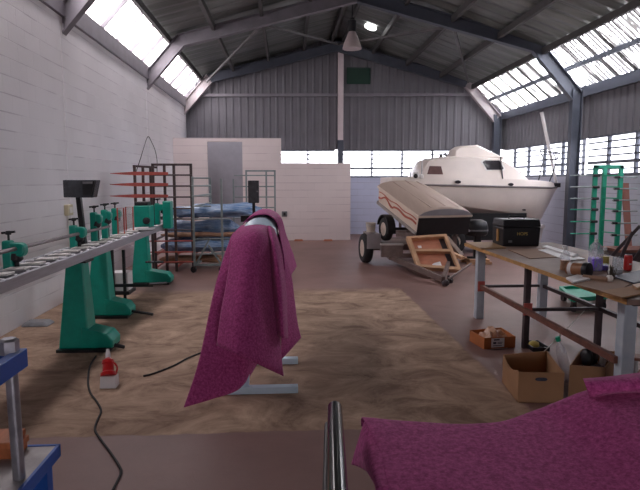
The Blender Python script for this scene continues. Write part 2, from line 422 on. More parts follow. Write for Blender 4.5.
# ------------------------------------------------------------------ the building
XL, XR, YB, YF = -3.05, 6.6, 16.95, -3.2
FR = [16.7, 12.1, 7.4, 2.8, -1.6]
SK = -.085
def sk(x): return SK * (x - 6.28)      # the cross walls and frames stand slightly askew
SKV = Vector((1, SK, 0)).normalized()
APX = 1.55
inner = [(-3.05, 3.64), (-2.2, 4.58), (APX, 5.47), (5.32, 4.42), (6.2, 3.40)]
outer = [(-3.12, 4.2), (-2.58, 4.79), (APX, 5.93), (5.65, 4.50), (6.62, 3.70)]

struct(MB().box(XL - .2, XR + .2, YF - .2, YB + 1.4, -.2, 0), 'floor', M['floor'], 'worn brown concrete floor with a paler rough slab in the middle')
struct(MB().box(-60, 60, -60, 70, -.45, -.3), 'ground', mat('outside_ground', (.3, .28, .25), .9), 'ground outside the workshop')
w = MB().box(XL - .2, XL, YF, YB + 1.2, 0, 3.9)
struct(w, 'wall_left', M['blockL'], 'tall white painted block wall on the left')
for k, y in enumerate((8.2, 12.9)):       # flush piers below the frames
    struct(MB().box(XL - .01, XL + .012, y - .11, y + .11, 0, 3.8), 'trim_%d' % (40 + k), M['blockL'], 'painted pier in the left block wall')

def corrugated(mb, p0, du, L, dn, h0, h1, pitch=.225, dep=.03):
    """ribbed sheet: p0 base point, du unit along, dn normal, from height h0 to h1"""
    p0 = Vector(p0); du = Vector(du); dn = Vector(dn); pts = []; x = 0
    prof = [(0, 0), (.62, 0), (.72, 1), (.9, 1)]
    while x < L:
        for a, b in prof:
            xx = x + a * pitch
            if xx <= L: pts.append((xx, b * dep))
        x += pitch
    pts.append((L, 0))
    if callable(h1): up = [h1(px) for px, _ in pts]
    else: up = [h1] * len(pts)
    vs = [p0 + du * a + dn * b + Vector((0, 0, h0)) for a, b in pts] + [p0 + du * a + dn * b + Vector((0, 0, t)) for (a, b), t in zip(pts, up)]
    n = len(pts)
    mb.add(vs, [(i, i + 1, n + i + 1, n + i) for i in range(n - 1)])
    return mb

WT, WB = 2.60, 1.76       # window head and sill
def gable(x):
    x = x + XL - .1
    for (a, za), (b, zb) in zip(outer, outer[1:]):
        if a <= x <= b: return za + (zb - za) * (x - a) / (b - a)
    return outer[0][1] if x < 0 else outer[-1][1]
mb = corrugated(MB(), (XL - .1, YB + sk(XL - .1), 0), (1, SK, 0), XR - XL + .2, (0, -1, 0), WT, lambda x: gable(x) + .06)
struct(mb, 'wall_rear', M['clad'], 'grey ribbed sheet cladding of the far gable', solid=.01)
struct(MB().bar((XL - .2, YB + .1 + sk(XL - .2), WB / 2), (XR + .2, YB + .1 + sk(XR + .2), WB / 2), .2, WB), 'wall_rear_lower', M['lav'], 'lavender block wall below the far windows')
mb = corrugated(MB(), (XR, YF, 0), (0, 1, 0), YB - YF, (-1, 0, 0), WT - .02, 3.74)
struct(mb, 'wall_right', M['clad'], 'grey ribbed cladding above the right windows', solid=.01)
struct(MB().box(XR, XR + .2, YF, YB + .2, 0, WB), 'wall_right_lower', M['lavY'], 'pale block wall below the right windows')
DX0, DX1, DZ = .8, 2.2, 2.2      # unseen opening added behind the viewer to bring in front light
struct(MB().prism([(XL - .2, YF, DZ), (XR + .2, YF, DZ)] + [(x, YF, z) for x, z in reversed(outer)], (0, -.2, 0)).box(XL - .2, DX0, YF - .2, YF, 0, DZ).box(DX1, XR + .2, YF - .2, YF, 0, DZ), 'wall_front', M['blockB'], 'end wall behind the viewer')

# roof: two ribbed slopes
mb = MB()
def slope(a, b):
    ys = []; y = YF - .2
    while y < YB + 1.1: ys.append(y); y += .19
    ys.append(YB + 1.1)
    v0 = []; v1 = []
    dx = b[0] - a[0]; dz = b[1] - a[1]; l = math.hypot(dx, dz); nx, nz = -dz / l, dx / l
    if nz < 0: nx, nz = -nx, -nz
    for i, y in enumerate(ys):
        o = .035 * (i % 2)
        v0.append((a[0] + nx * o, y, a[1] + nz * o)); v1.append((b[0] + nx * o, y, b[1] + nz * o))
    n = len(ys)
    mb.add(v0 + v1, [(i, i + 1, n + i + 1, n + i) for i in range(n - 1)])
slope(outer[1], outer[2]); slope(outer[2], outer[3])
struct(mb, 'ceiling', M['roof'], 'dark foil-lined pitched roof', solid=.01)
mb = MB(); slope(outer[0], outer[1])
mb2 = MB()

# translucent sheets in the knee of the roof
def skylight(name, a, b, y0, y1, m, label, side):
    mb = MB(); ys = []; y = y0
    while y < y1 - .02: ys.append(y); y += .075
    ys.append(y1)  # portal of the added opening behind the viewer
    l = math.hypot(b[0] - a[0], b[1] - a[1]); nx, nz = -(b[1] - a[1]) / l, (b[0] - a[0]) / l
    v = [(p[0] + nx * .012 * (i % 2), yy, p[1] + nz * .012 * (i % 2)) for p in (a, b) for i, yy in enumerate(ys)]
    n = len(ys); mb.add(v, [(i, i + 1, n + i + 1, n + i) for i in range(n - 1)])
    o = struct(mb, name, m, label)
    # glazing bars
    k = 0; yb = y0
    mid = ((a[0] + b[0]) / 2, (a[1] + b[1]) / 2)
    s = 1 if side == 'L' else -1
    ins = (s * .05, -.05)
    gb = MB()
    step = .88 if side == 'L' else .6
    yb = y0 + step
    while yb < y1 - .1:
        gb.bar((a[0] + ins[0] * .4, yb, a[1] + ins[1] * .4), (b[0] + ins[0] * .4, yb, b[1] + ins[1] * .4), .06 if side == 'L' else .05, .03, (0, 1, 0)); yb += step
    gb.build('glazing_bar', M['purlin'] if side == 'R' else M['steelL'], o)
    pb = MB()
    if side == 'R':
        pb.bar((mid[0] - .05, y0, mid[1] - .05), (mid[0] - .05, y1, mid[1] - .05), .06, .09)
        pb.build('mid_purlin', M['steelB'], o)
    return o
n = 1
bays = [(12.1, 16.95), (7.4, 12.1)]
for y0, y1 in ((12.9, 17.8), (8.2, 12.9), (3.4, 8.2)):
    skylight('window_%d' % n, outer[0], outer[1], y0, y1, M['skyL'], 'bright translucent roof strip along the left eave', 'L'); n += 1
for y0, y1 in bays:
    skylight('window_%d' % n, outer[4], outer[3], y0, y1, M['skyR'], 'grimy ribbed translucent roof strip along the right eave', 'R'); n += 1
# closed strips nearer than the glazing
mb = MB(); mb.prism([(outer[0][0], YF - .2, outer[0][1]), (outer[1][0], YF - .2, outer[1][1]), (outer[1][0], YF - .2, outer[1][1] + .03), (outer[0][0] - .03, YF - .2, outer[0][1])], (0, 3.4 - YF + .2, 0))
mb.prism([(outer[3][0], YF - .2, outer[3][1]), (outer[4][0], YF - .2, outer[4][1]), (outer[4][0] + .03, YF - .2, outer[4][1]), (outer[3][0], YF - .2, outer[3][1] + .03)], (0, 7.4 - YF + .2, 0))
struct(mb, 'ceiling_knee', M['roof'], 'roof knee behind the viewer')

tn = 1
def trim(mb, m, label, **kw):
    global tn
    o = struct(mb, 'trim_%d' % tn, m, label, **kw); tn += 1
    return o
# portal frames: I sections that follow the roof
def frame(y, yi):
    pts = inner
    # offset polyline outward by the web depth
    def off(d):
        res = []
        for i, p in enumerate(pts):
            def nrm(a, b):
                l = math.hypot(b[0] - a[0], b[1] - a[1]); return (-(b[1] - a[1]) / l, (b[0] - a[0]) / l)
            ns = []
            if i > 0: ns.append(nrm(pts[i - 1], p))
            if i < len(pts) - 1: ns.append(nrm(p, pts[i + 1]))
            nx = sum(q[0] for q in ns) / len(ns); nz = sum(q[1] for q in ns) / len(ns); l2 = nx * nx + nz * nz
            res.append((p[0] + nx / l2 * d, p[1] + nz / l2 * d))
        return res
    D = .27
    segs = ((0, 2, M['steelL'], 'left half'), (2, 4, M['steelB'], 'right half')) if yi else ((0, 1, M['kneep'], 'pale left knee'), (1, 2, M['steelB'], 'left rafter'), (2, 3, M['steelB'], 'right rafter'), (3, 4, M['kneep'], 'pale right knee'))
    for i0, i1, fm, word in segs:
        mb = MB()
        for d0, d1, w in ((0, .02, .15), (.02, D - .02, .02), (D - .02, D, .15)):
            A = off(d0)[i0:i1 + 1]; B = off(d1)[i0:i1 + 1]
            ring = []
            for a, b in zip(A, B):
                ya, yb_ = y + sk(a[0]), y + sk(b[0])
                ring.append([Vector((a[0], ya - w / 2, a[1])), Vector((a[0], ya + w / 2, a[1])), Vector((b[0], yb_ + w / 2, b[1])), Vector((b[0], yb_ - w / 2, b[1]))])
            mb.loft(ring)
        if i1 == 4 and yi == 0:
            trim(mb, fm, word + ' of the farthest portal frame'); mb = MB(); fm = M['steelB']; word = 'right column'
        if i1 == 4:        # right column
            for x0, x1, w in ((6.20, 6.22, .15), (6.22, 6.40, .025), (6.40, 6.42, .15)):
                mb.box(x0, x1, y - w / 2, y + w / 2, 0, 3.62)
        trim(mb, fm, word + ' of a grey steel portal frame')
for i, y in enumerate(FR): frame(y, i)
# eave beams and purlins
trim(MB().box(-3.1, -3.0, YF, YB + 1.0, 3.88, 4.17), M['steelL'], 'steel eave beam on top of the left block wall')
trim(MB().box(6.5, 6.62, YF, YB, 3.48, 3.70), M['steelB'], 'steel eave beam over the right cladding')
def onroof(x, d):
    for (a, za), (b, zb) in zip(outer, outer[1:]):
        if a <= x <= b: return za + (zb - za) * (x - a) / (b - a) - d
for x in (-2.52, -1.55, -.5, .55, 1.38, 1.72, 2.6, 3.6, 4.6, 5.55):
    z = onroof(x, .09)
    trim(MB().box(x - .035, x + .035, YF, YB + sk(x), z - .08, z + .05), M['purlin'], 'dark roof purlin running the length of the roof')
trim(MB().prism([(APX - .22, YF, onroof(APX - .22, .03)), (APX, YF, onroof(APX, .03)), (APX + .22, YF, onroof(APX + .22, .03)), (APX, YF, onroof(APX, -.06))], (0, YB + .9 - YF, 0)), M['roof'], 'folded ridge capping under the roof ridge')
# wind bracing between the far two frames
for p, q in (((-2.3, 16.3, 4.55), (-.55, 12.3, 5.03)), ((APX, 16.3, 5.58), (-.4, 12.3, 5.06)), ((APX, 16.3, 5.58), (3.6, 12.3, 5.0)), ((5.3, 16.3, 4.5), (3.7, 12.3, 4.97))):
    p = (p[0], p[1] + sk(p[0]), p[2]); q = (q[0], q[1] + sk(q[0]), q[2])
    trim(MB().bar(p, q, .05, .05), M['brace'], 'diagonal roof brace between the far frames')
# gable girt and post
zg = P(240, 95.5, YB + .6).z
trim(MB().bar((XL, YB - .09 + sk(XL), zg), (XR, YB - .09 + sk(XR), zg), .1, .08), M['steelL'], 'horizontal rail across the far gable cladding')
YG = YB + .2
p = P(341, 52, YG); q = P(341, 140, YG)
trim(MB().box(p.x - .08, p.x + .08, YG, YG + .14, q.z, p.z), M['postp'], 'pale upright post in the middle of the far gable')
trim(MB().box(p.x - .08, p.x + .08, YG + .01, YG + .14, 0, q.z), M['steelB'], 'dark foot of the gable post')

# windows with louvre bars
def louvre(name, p0, du, L, step, label, nrm):
    p0 = Vector(p0); du = Vector(du); nrm = Vector(nrm)
    mb = MB(); H = WT - WB
    def rect(a, b, z0, z1, t):
        A = p0 + du * a - nrm * t / 2; B = p0 + du * b - nrm * t / 2
        mb.hexa([A + Vector((0, 0, z0)), B + Vector((0, 0, z0)), B + nrm * t + Vector((0, 0, z0)), A + nrm * t + Vector((0, 0, z0)),
                 A + Vector((0, 0, z1)), B + Vector((0, 0, z1)), B + nrm * t + Vector((0, 0, z1)), A + nrm * t + Vector((0, 0, z1))])
    rect(0, L, WB, WB + .05, .09); rect(0, L, WT - .04, WT, .09)
    a = 0
    while a < L + .01:
        rect(max(0, a - .025), min(L, a + .025), WB, WT, .07); a += step
    for k in range(1, 6):
        z = WB + H * k / 6
        rect(0, L, z - (.032 if k == 2 else .016), z + (.032 if k == 2 else .016), .05)
    o = struct(mb, name, M['steelB'], label)
    g = MB()
    A = p0 + Vector((0, 0, WB + .02)); B = A + du * L
    g.hexa([A, B, B + nrm * .006, A + nrm * .006] + [x + Vector((0, 0, H - .04)) for x in (A, B, B + nrm * .006, A + nrm * .006)])
    g.build('pane', M['glass'], o)
    return o
n = 7
louvre('window_7', (-3.0, YB + .02 + sk(-3.0), 0), (1, SK, 0), 4.5, .92, 'bright louvred window band left of the gable post', (0, -1, 0))
louvre('window_8', (1.72, YB + .02 + sk(1.72), 0), (1, SK, 0), 4.6, .92, 'bright louvred window band right of the gable post', (0, -1, 0))
louvre('window_9', (XR + .03, 12.24, 0), (0, 1, 0), 4.5, .95, 'louvred window on the right beyond the nearer column', (-1, 0, 0))
louvre('window_10', (XR + .03, 7.55, 0), (0, 1, 0), 4.5, .93, 'louvred window on the right before the nearer column', (-1, 0, 0))
struct(MB().box(XR, XR + .12, YF, 7.55, WB, WT), 'wall_right_infill', M['clad'], 'cladding infill behind the viewer')

# block partitions at the back
YP = 15.6
d0, d1 = P(208, 200, YP).x, P(243, 200, YP).x
pr = P(281.5, 200, YP).x; prr = P(350.5, 200, YP).x
zt = P(240, 138, YP).z; zl = P(320, 163, YP).z; zd = P(225, 141.5, YP).z
mb = MB(); mb.box(XL, d0, YP, YP + .15, 0, zt); mb.box(d1, pr, YP, YP + .15, 0, zt); mb.box(d0, d1, YP, YP + .15, zd, zt)
mb.box(XL, XL + .1, YP + .15, YB + .1, 0, zt); mb.box(pr - .15, pr, YP + .15, YB + .1, 0, zl)
struct(mb, 'wall_partition', M['blockB'], 'white block partition with a tall doorway, back left')
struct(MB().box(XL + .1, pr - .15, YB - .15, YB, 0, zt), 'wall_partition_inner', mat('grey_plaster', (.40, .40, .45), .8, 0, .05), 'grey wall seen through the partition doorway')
struct(MB().box(pr, prr, YP, YP + .15, 0, zl), 'wall_partition_low', M['blockB'], 'lower white block partition wall in the middle')

# ------------------------------------------------------------------ fixtures
# pendant bell lamp
YLP = 13.2
c = P(352, 49, YLP); k = (YLP / FPX)
t = thing('pendant_lamp', (c.x, c.y, c.z), 'bell-shaped metal factory lamp hanging from the ridge', 'lamp')
R = 9.3 * k
o = MB().lathe([(R, 0), (R * .98, .03), (R * .86, .12), (R * .68, .22), (R * .48, .32), (R * .34, .38), (R * .3, .40), (R * .28, .40), (R * .46, .3), (R * .66, .2), (R * .84, .1), (R * .95, .01)], c).build('lamp_shade', M['lampal'], t); sm(o)
MB().lathe([(R * .9, .035), (R * .9, .05)], c).build('lamp_lens', M['lens'], t)
MB().lathe([(R * .42, .38), (R * .42, .62), (.05, .64), (.05, .68)], c).build('gear_housing', M['black'], t)
MB().tube(c + Vector((0, 0, .66)), (c.x, c.y, onroof(c.x, .02)), .012, 8).build('hanging_rod', M['black'], t)
# round roof light
d = ray(370.5, 27); a, b = outer[2], outer[3]; sl = (b[1] - a[1]) / (b[0] - a[0])
tt = (a[1] - a[0] * sl - HC) / (d.z - d.x * sl); c = CAM + d * tt
nr = Vector((-sl, 0, 1)).normalized()
o = MB().lathe([(.155, -.03), (.155, .03), (.12, .06)], c, nr).build('window_12', glow_mat('round_rooflight_glow', (1, 1, 1), 2.2)); o['kind'] = 'structure'; o['label'] = 'small round roof light beside the pendant lamp'
# green board on the gable
YQ = YB + .32
p, q = P(347.5, 68.5, YQ), P(369.5, 83.5, YQ)
t = thing('green_board', (p.x, YQ, q.z), 'small dark green board fixed high on the far gable', 'board')
MB().box(p.x, q.x, YQ - .03, YQ, q.z, p.z).build('panel', M['boardg'], t, bevel=.005)
MB().box(p.x + .1, q.x - .1, YQ, YB + sk(1.55) , q.z + .2, q.z + .26).build('bracket', M['purlin'], t)
mb = MB()
for x0, x1, z0, z1 in ((p.x - .02, q.x + .02, p.z, p.z + .025), (p.x - .02, q.x + .02, q.z - .025, q.z), (p.x - .025, p.x, q.z, p.z), (q.x, q.x + .025, q.z, p.z)):
    mb.box(x0, x1, YQ - .04, YQ + .01, z0, z1)
mb.build('board_frame', M['boardg'], t)
# sockets
p = Px(66.5, 210, XL)
t = thing('wall_socket', (XL, p.y, p.z), 'yellowed socket box on the left wall beside the black display', 'socket')
MB().box(XL, XL + .06, p.y - .09, p.y + .09, p.z - .075, p.z + .075).build('socket_box', mat('yellowed_plastic', (.60, .53, .36), .5), t, bevel=.01)
MB().box(XL + .06, XL + .068, p.y - .045, p.y + .045, p.z - .04, p.z + .04).build('socket_face', M['pad'], t)
MB().tube((XL + .02, p.y, p.z - .07), (XL + .02, p.y, .3), .012, 8).build('conduit', M['pad'], t)
p = P(284.5, 214, YP)
t = thing('wall_switch', (p.x, YP, p.z), 'small grey switch box on the low white partition', 'switch')
MB().box(p.x - .075, p.x + .075, YP - .04, YP, p.z - .075, p.z + .075).build('switch_box', M['sticker'], t, bevel=.01)
MB().box(p.x - .03, p.x + .03, YP - .05, YP - .04, p.z - .04, p.z + .04).build('rocker', M['black'], t)
# hanging wires on the left wall
pts = [Px(u, v, XL + .025) for u, v in ((136, 172), (140, 160), (144, 147), (147, 138), (149, 137), (152, 143), (155, 150), (157, 160), (157, 172))]
tag(MB().path(catmull(pts, 4), .008, 6).build('wall_wire', M['cable'], org=pts[0]), 'thin dark wire hung in a loop on the left wall near the partition', 'wire')

# ------------------------------------------------------------------ the long green machine on the left
t = thing('slat_machine', (-2.1, 5.4, 0), 'long grey roller bed machine on green pedestals along the left wall', 'machine')
BX0, BX1 = -2.28, -1.95
ZB = .965
mb = MB(); mb.box(BX1 - .035, BX1, 3.1, 9.1, ZB - .085, ZB); mb.box(BX0, BX0 + .03, 3.1, 9.1, ZB - .085, ZB); mb.box(BX0 + .03, BX1 - .035, 3.1, 9.1, ZB - .085, ZB - .05)
mb.build('bed_beam', M['alu'], t, bevel=.004)
ra, rb_ = Px(0, 252.5, -2.115), Px(109, 226.5, -2.115); MB().tube(ra - (rb_ - ra) * .3, rb_, .016, 10).build('guide_rail', mat('worn_rail_steel', (.20, .17, .175), .4, .5), t)
y = 3.25
while y < 8.9:
    MB().tube((BX0 + .03, y, ZB - .012), (BX1 - .03, y, ZB - .012), .02, 10).build('roller', M['steel'], t); y += .19
i = 0; y = 3.3
while y < 8.2:
    c = Vector((-2.09, y, ZB + .014))
    mb = MB(); mb.hexa([(c.x - .06, y - .05, ZB + .008), (c.x + .09, y - .02, ZB + .008), (c.x + .09, y + .1, ZB + .008), (c.x - .06, y + .07, ZB + .008),
                        (c.x - .06, y - .05, ZB + .02), (c.x + .09, y - .02, ZB + .024), (c.x + .09, y + .1, ZB + .024), (c.x - .06, y + .07, ZB + .02)])
    mb.build('slat_pad', M['pad'], t, bevel=.003)
    y += .27; i += 1
def pedestal(u0, u1, v, t):
    p = Pz(u0, v, 0); q = Pz(u1, v, 0); yc = p.y + .16
    x0 = p.x; x1 = q.x - .05
    mb = MB()
    mb.taper((x0, x0 + .29, yc - .13, yc + .13), .03, (x0 + .09, x0 + .25, yc - .08, yc + .08), ZB - .085)
    o = mb.build('pedestal', M['green'], t, bevel=.012)
    f = MB()
    f.prism([(x0 + .22, yc - .13, .03), (x1, yc - .13, .03), (x1 + .005, yc - .13, .10), (x1 - .05, yc - .13, .17), (x0 + .22, yc - .13, .235)], (0, .26, 0))
    f.build('pedestal_foot', M['green'], o, bevel=.012)
    MB().box(x0 - .01, x1 - .02, yc - .17, yc + .17, 0, .03).build('base_plate', M['black'], o)
    MB().box(x0 + .06, x0 + .29, yc - .11, yc + .11, ZB - .10, ZB - .082).build('mounting_plate', M['black'], o)
    return o
for (u0, v0, z0), (u1, v1, z1) in (((132, 311, .07), (153, 314.5, .03)), ((115, 345, .06), (124, 347, .02)), ((148, 284, .30), (166, 283, .24)), ((146, 262, .42), (163, 262, .38))):
    MB().tube(Pz(u0, v0, z0), Pz(u1, v1, z1), .018, 8).build('foot_lever', M['black'], t)
pedestal(57.5, 116, 353, t); pedestal(85.5, 133, 319, t); pedestal(130.5, 173, 285, t)
def head(uc, vt, vb, x, wide, t, knob=True, h2=None):
    """a clamp head standing on the bed: pillar, nose with spindle, wing knob"""
    base = Px(uc, vb, x); y = base.y; top = Px(uc, vt, x).z
    z0 = ZB - .01
    mb = MB()
    w = wide
    mb.prism([(x - .04, y - .045, z0), (x + .035, y - .045, z0), (x + .035, y - .045, top - .04), (x + .02, y - .045, top), (x - .04, y - .045, top)], (0, .09, 0))
    mb.prism([(x + .02, y - .042, top - .015), (x + .02 + w, y - .042, top - .02), (x + .045 + w, y - .042, top - .045), (x + .045 + w, y - .042, top - .10), (x + .02 + w, y - .042, top - .13), (x + .02, y - .042, top - .12)], (0, .085, 0))
    o = mb.build('clamp_head', M['green'], t, bevel=.014)
    sx = x + w * .6
    MB().lathe([(.018, z0 + .02 - top), (.018, -.10), (.045, -.10), (.05, -.15), (.03, -.17)], (sx, y, top)).build('spindle', M['black'], o)
    if knob:
        k = MB().tube((x, y, top - .01), (x, y, top + .055), .009, 8)
        k.lathe([(.02, .045), (.024, .06), (.015, .075)], (x, y, top))
        k.bar((x - .05, y, top + .058), (x + .05, y, top + .068), .02, .018)
        k.build('wing_knob', M['black'], o)
    return o
head(10.5, 240, 268, -2.18, .085, t)
head(75, 225, 247, -2.17, .075, t)
head(95.5, 212, 240, -2.15, .04, t)
head(106, 209.5, 237, -2.15, .035, t)
head(116, 208, 233, -2.2, .03, t)
head(158, 203, 222, -2.05, .16, t)
# larger cutter block at the third pedestal
p = P(135.5, 204, 8.55); q = P(152, 228, 8.55)
o = MB().box(p.x, q.x, 8.42, 8.72, q.z - .05, p.z - .02).build('cutter_block', M['green'], t, bevel=.015)
MB().box(p.x + .01, q.x - .03, 8.45, 8.68, p.z - .02, p.z + .035).build('motor_cap', M['black'], o, bevel=.01)
MB().lathe([(.05, 0), (.05, .05), (.03, .06)], (q.x - .04, 8.42, q.z + .12), (0, -1, 0)).build('adjuster', M['black'], o)
p = P(163.5, 201, 9.0); q = P(172, 222, 9.0)
MB().box(p.x, q.x, 8.9, 9.12, ZB - .06, p.z).build('cutter_block', M['green'], t, bevel=.015)
p = Pz(143, 228, 1.0)
MB().lathe([(.10, 0), (.13, .012), (.13, .02), (.02, .025)], (p.x + .06, p.y - .1, ZB + .01), n=28).build('turntable', M['steel'], t)
# clear guards with red edging
for u0, u1, vt, vb, Y in ((117.2, 124.5, 208, 232, 7.25), (125.5, 133.5, 207, 229, 7.7)):
    p = P(u0, vt, Y); q = P(u1, vb, Y)
    g = MB().box(p.x, q.x, Y - .004, Y + .004, ZB - .03, p.z).build('guard_screen', M['acrylic'], t)
    e = MB().path([(p.x, Y, ZB - .06), (p.x, Y, p.z), (q.x, Y, p.z), (q.x, Y, ZB - .06)], .009, 6); e.build('guard_edge', M['redarm'], g)
# control display on its post
Y = 6.15
p = P(62.5, 180, Y); q = P(84, 197.5, Y); r = P(98.5, 179.5, Y - .18); rb = P(96, 197, Y - .18)
mb = MB()
fr = [Vector((p.x, Y, q.z)), Vector((p.x, Y, p.z)), Vector((r.x - .065, Y - .05, p.z)), Vector((rb.x - .075, Y - .05, q.z))]
mb.prism(fr, (0, .14, 0))
dsp = mb.build('control_display', M['screen'], t, bevel=.008)
MB().prism([(q.x + .005, Y - .052, q.z + .03), (q.x + .005, Y - .052, p.z - .012), (r.x - .08, Y - .062, p.z - .012), (rb.x - .09, Y - .062, q.z + .03)], (0, .012, 0)).build('display_panel', M['black'], dsp)
MB().prism([(q.x + .015, Y - .065, p.z - .04), (q.x + .015, Y - .065, p.z - .016), (r.x - .10, Y - .072, p.z - .016), (r.x - .105, Y - .072, p.z - .04)], (0, .01, 0)).build('display_label', M['sticker'], dsp)
a = P(78, 197, Y + .05); b = P(82, 226, Y + .05)
MB().bar((a.x, Y + .07, a.z + .01), (b.x + .0, Y + .1, ZB - .06), .05, .05, (1, 0, 0)).build('display_post', M['black'], t)

# black frame with a white box behind the second pedestal
Y = 7.6
p = P(109.5, 243, Y); q = P(128, 287, Y)
t = thing('box_stand', ((p.x + q.x) / 2, Y, 0), 'black steel stand holding a white box between the green pedestals', 'stand')
for x in (p.x + .02, q.x - .05):
    MB().box(x, x + .035, Y - .05, Y - .015, 0, p.z - .09).build('upright', M['black'], t)
MB().box(p.x - .02, q.x + .03, Y - .06, Y + .28, .13, .17).build('shelf_bar', M['black'], t)
MB().box(p.x + .06, q.x + .35, Y - .08, Y - .05, .24, .28).build('side_arm', M['black'], t)
tag(MB().box(p.x - .01, q.x, Y + .0, Y + .25, .17, .42).build('white_box', M['paper'], org=((p.x + q.x) / 2, Y + .12, .17), bevel=.008), 'plain white box sitting low on the black stand between the pedestals', 'box')

# ------------------------------------------------------------------ racks at the back left
def hbar(mb, p, q, w): mb.bar(p, q, w, w)
# red armed rack
Y = 9.55
t = thing('cantilever_rack', (-2.4, Y, 0), 'dark upright rack with pointed red arms near the left wall', 'rack')
xs = [P(u, 200, Y).x for u in (135, 141.5, 147.5)]
for i, x in enumerate(xs):
    MB().box(x - .02, x + .02, Y + .02 + .12 * i, Y + .06 + .12 * i, 0, P(135, 165.5 + i * .9, Y).z).build('upright', M['darkrack'], t)
MB().bar((xs[0] - .02, Y + .04, P(135, 166, Y).z), (xs[2] + .1, Y + .3, P(135, 167, Y).z), .035, .035).build('top_bar', M['darkrack'], t)
MB().box(xs[0] - .1, xs[2] + .2, Y, Y + .4, 0, .04).build('base', M['darkrack'], t)
for v in (173.5, 184.5, 196):
    z = P(135, v, Y).z
    mb = MB().loft([[Vector((x, Y - a, z - a)), Vector((x, Y + a, z - a)), Vector((x, Y + a, z + a)), Vector((x, Y - a, z + a))] for x, a in ((P(110, v, Y).x, .004), (P(122, v, Y).x, .018), (P(136, v, Y).x, .03), (P(168, v, Y).x, .022))])
    mb.build('arm', M['redarm'], t)
# dark grid rack
Y = 10.3
t = thing('grid_rack', (-2.0, Y, 0), 'dark square-grid steel rack carrying blue wrapped bundles', 'rack')
xs = [P(u, 200, Y).x for u in (153.5, 165, 174.5, 191.5)]
zt_ = P(170, 163.5, Y).z
for x in xs: MB().box(x - .022, x + .022, Y, Y + .045, 0, zt_).build('upright', M['darkrack'], t)
MB().box(xs[0] - .02, xs[-1] + .02, Y, Y + .045, zt_ - .04, zt_).build('top_bar', M['darkrack'], t)
for v in (175, 186, 197, 208.5):
    z = P(170, v, Y).z; MB().tube((xs[0] - .02, Y - .012, z), (xs[-1] + .02, Y - .012, z), .015, 8).build('cross_rod', M['darkrack'], t)
for v in (219, 230, 241, 252, 262):
    z = P(170, v, Y - .03).z; MB().tube((xs[0] - .12, Y - .035, z), (xs[-1] + .02, Y - .035, z), .012, 8).build('cross_rod', M['redarm' if v > 235 else 'darkrack'], t)
LEV = [.97, .60, .32, .09]
for z in LEV:
    for x in (xs[0], xs[2], xs[3]):
        MB().box(x - .015, x + .015, Y + .045, Y + 1.25, z - .03, z).build('arm', M['redarm'] if z < .5 else M['darkrack'], t)
# grey trolley frame
Y0, Y1 = 10.15, 10.22
t = thing('rack_trolley', (P(207, 268, 10.2).x, 10.5, 0), 'grey steel trolley rack on castors in front of the doorway', 'trolley')
xa, xb = P(193, 200, 10.15).x, P(221.5, 200, 10.15).x
posts = [(xa, 10.15, 176.5), (xb, 10.15, 178.5), (xa + .1, 11.75, 179), (xb + .07, 11.75, 179)]
for x, y, v in posts: MB().box(x - .018, x + .018, y - .018, y + .018, .12, P(200, v, y).z).build('upright', M['greyrack'], t)
for (x0, y0), (x1, y1) in (((xa, 10.15), (xb, 10.15)), ((xa + .1, 11.75), (xb + .07, 11.75)), ((xa, 10.15), (xa + .1, 11.75)), ((xb, 10.15), (xb + .07, 11.75))):
    MB().bar((x0, y0, .14), (x1, y1, .14), .04, .04).build('base_rail', M['greyrack'], t)
MB().bar((xa + .03, 10.15, .16), (xa + .28, 10.15, .62), .03, .03, (0, 1, 0)).build('brace', M['greyrack'], t)
MB().bar((xb - .03, 10.15, .16), (xb - .25, 10.15, .50), .03, .03, (0, 1, 0)).build('brace', M['greyrack'], t)
for v in (178, 186, 196, 206):
    z = P(200, v, 10.15).z
    MB().tube((xa, 10.15, z), (xa + .1, 11.75, z), .012, 8).build('side_rod', M['greyrack'], t)
    MB().tube((xa - .01, 10.13, z), (P(211, v, 10.13).x, 10.13, z), .012, 8).build('cross_rod', M['greyrack'], t)
for z in LEV[:3]:
    for y in (10.4, 11.5): MB().tube((xa - .02, y, z - .015), (xb + .12, y, z - .015), .013, 8).build('shelf_rod', M['greyrack'], t)
for x, y in ((xa, 10.15), (xb, 10.15), (xa + .1, 11.75), (xb + .07, 11.75)):
    cst = MB().lathe([(.055, -.018), (.055, .018)], (x - .02, y, .055), (.5, 1, 0), 16).build('castor', M['black'], t)
    MB().box(x - .022, x + .022, y - .022, y + .022, .07, .12).build('castor_fork', M['darkrack'], cst)
# far grey rack
Y = 13.3
t = thing('slotted_rack', (P(255, 200, Y).x, Y, 0), 'tall grey rack with pegged crossbars in front of the partition', 'rack')
xs = [P(u, 200, Y).x for u in (246.5, 266, 275)]
for i, x in enumerate(xs): MB().box(x - .02, x + .02, Y + (.3 if i == 1 else 0), Y + .04 + (.3 if i == 1 else 0), 0, P(255, 170, Y).z).build('upright', M['greyrack'], t)
MB().box(xs[0] - .02, xs[-1] + .02, Y, Y + .04, P(255, 170, Y).z - .04, P(255, 170, Y).z).build('top_bar', M['greyrack'], t)
for v in (175.5, 186.5, 197, 207.5, 218, 229):
    z = P(255, v, Y).z
    MB().tube((P(234, v, Y).x, Y - .012, z), (xs[-1] + .02, Y - .012, z), .014, 8).build('cross_rod', M['greyrack'], t)
MB().bar((xs[0], Y + .02, .05), (xs[0], Y + .6, .05), .04, .04).build('foot', M['greyrack'], t)
MB().bar((xs[2], Y + .02, .05), (xs[2], Y + .6, .05), .04, .04).build('foot', M['greyrack'], t)
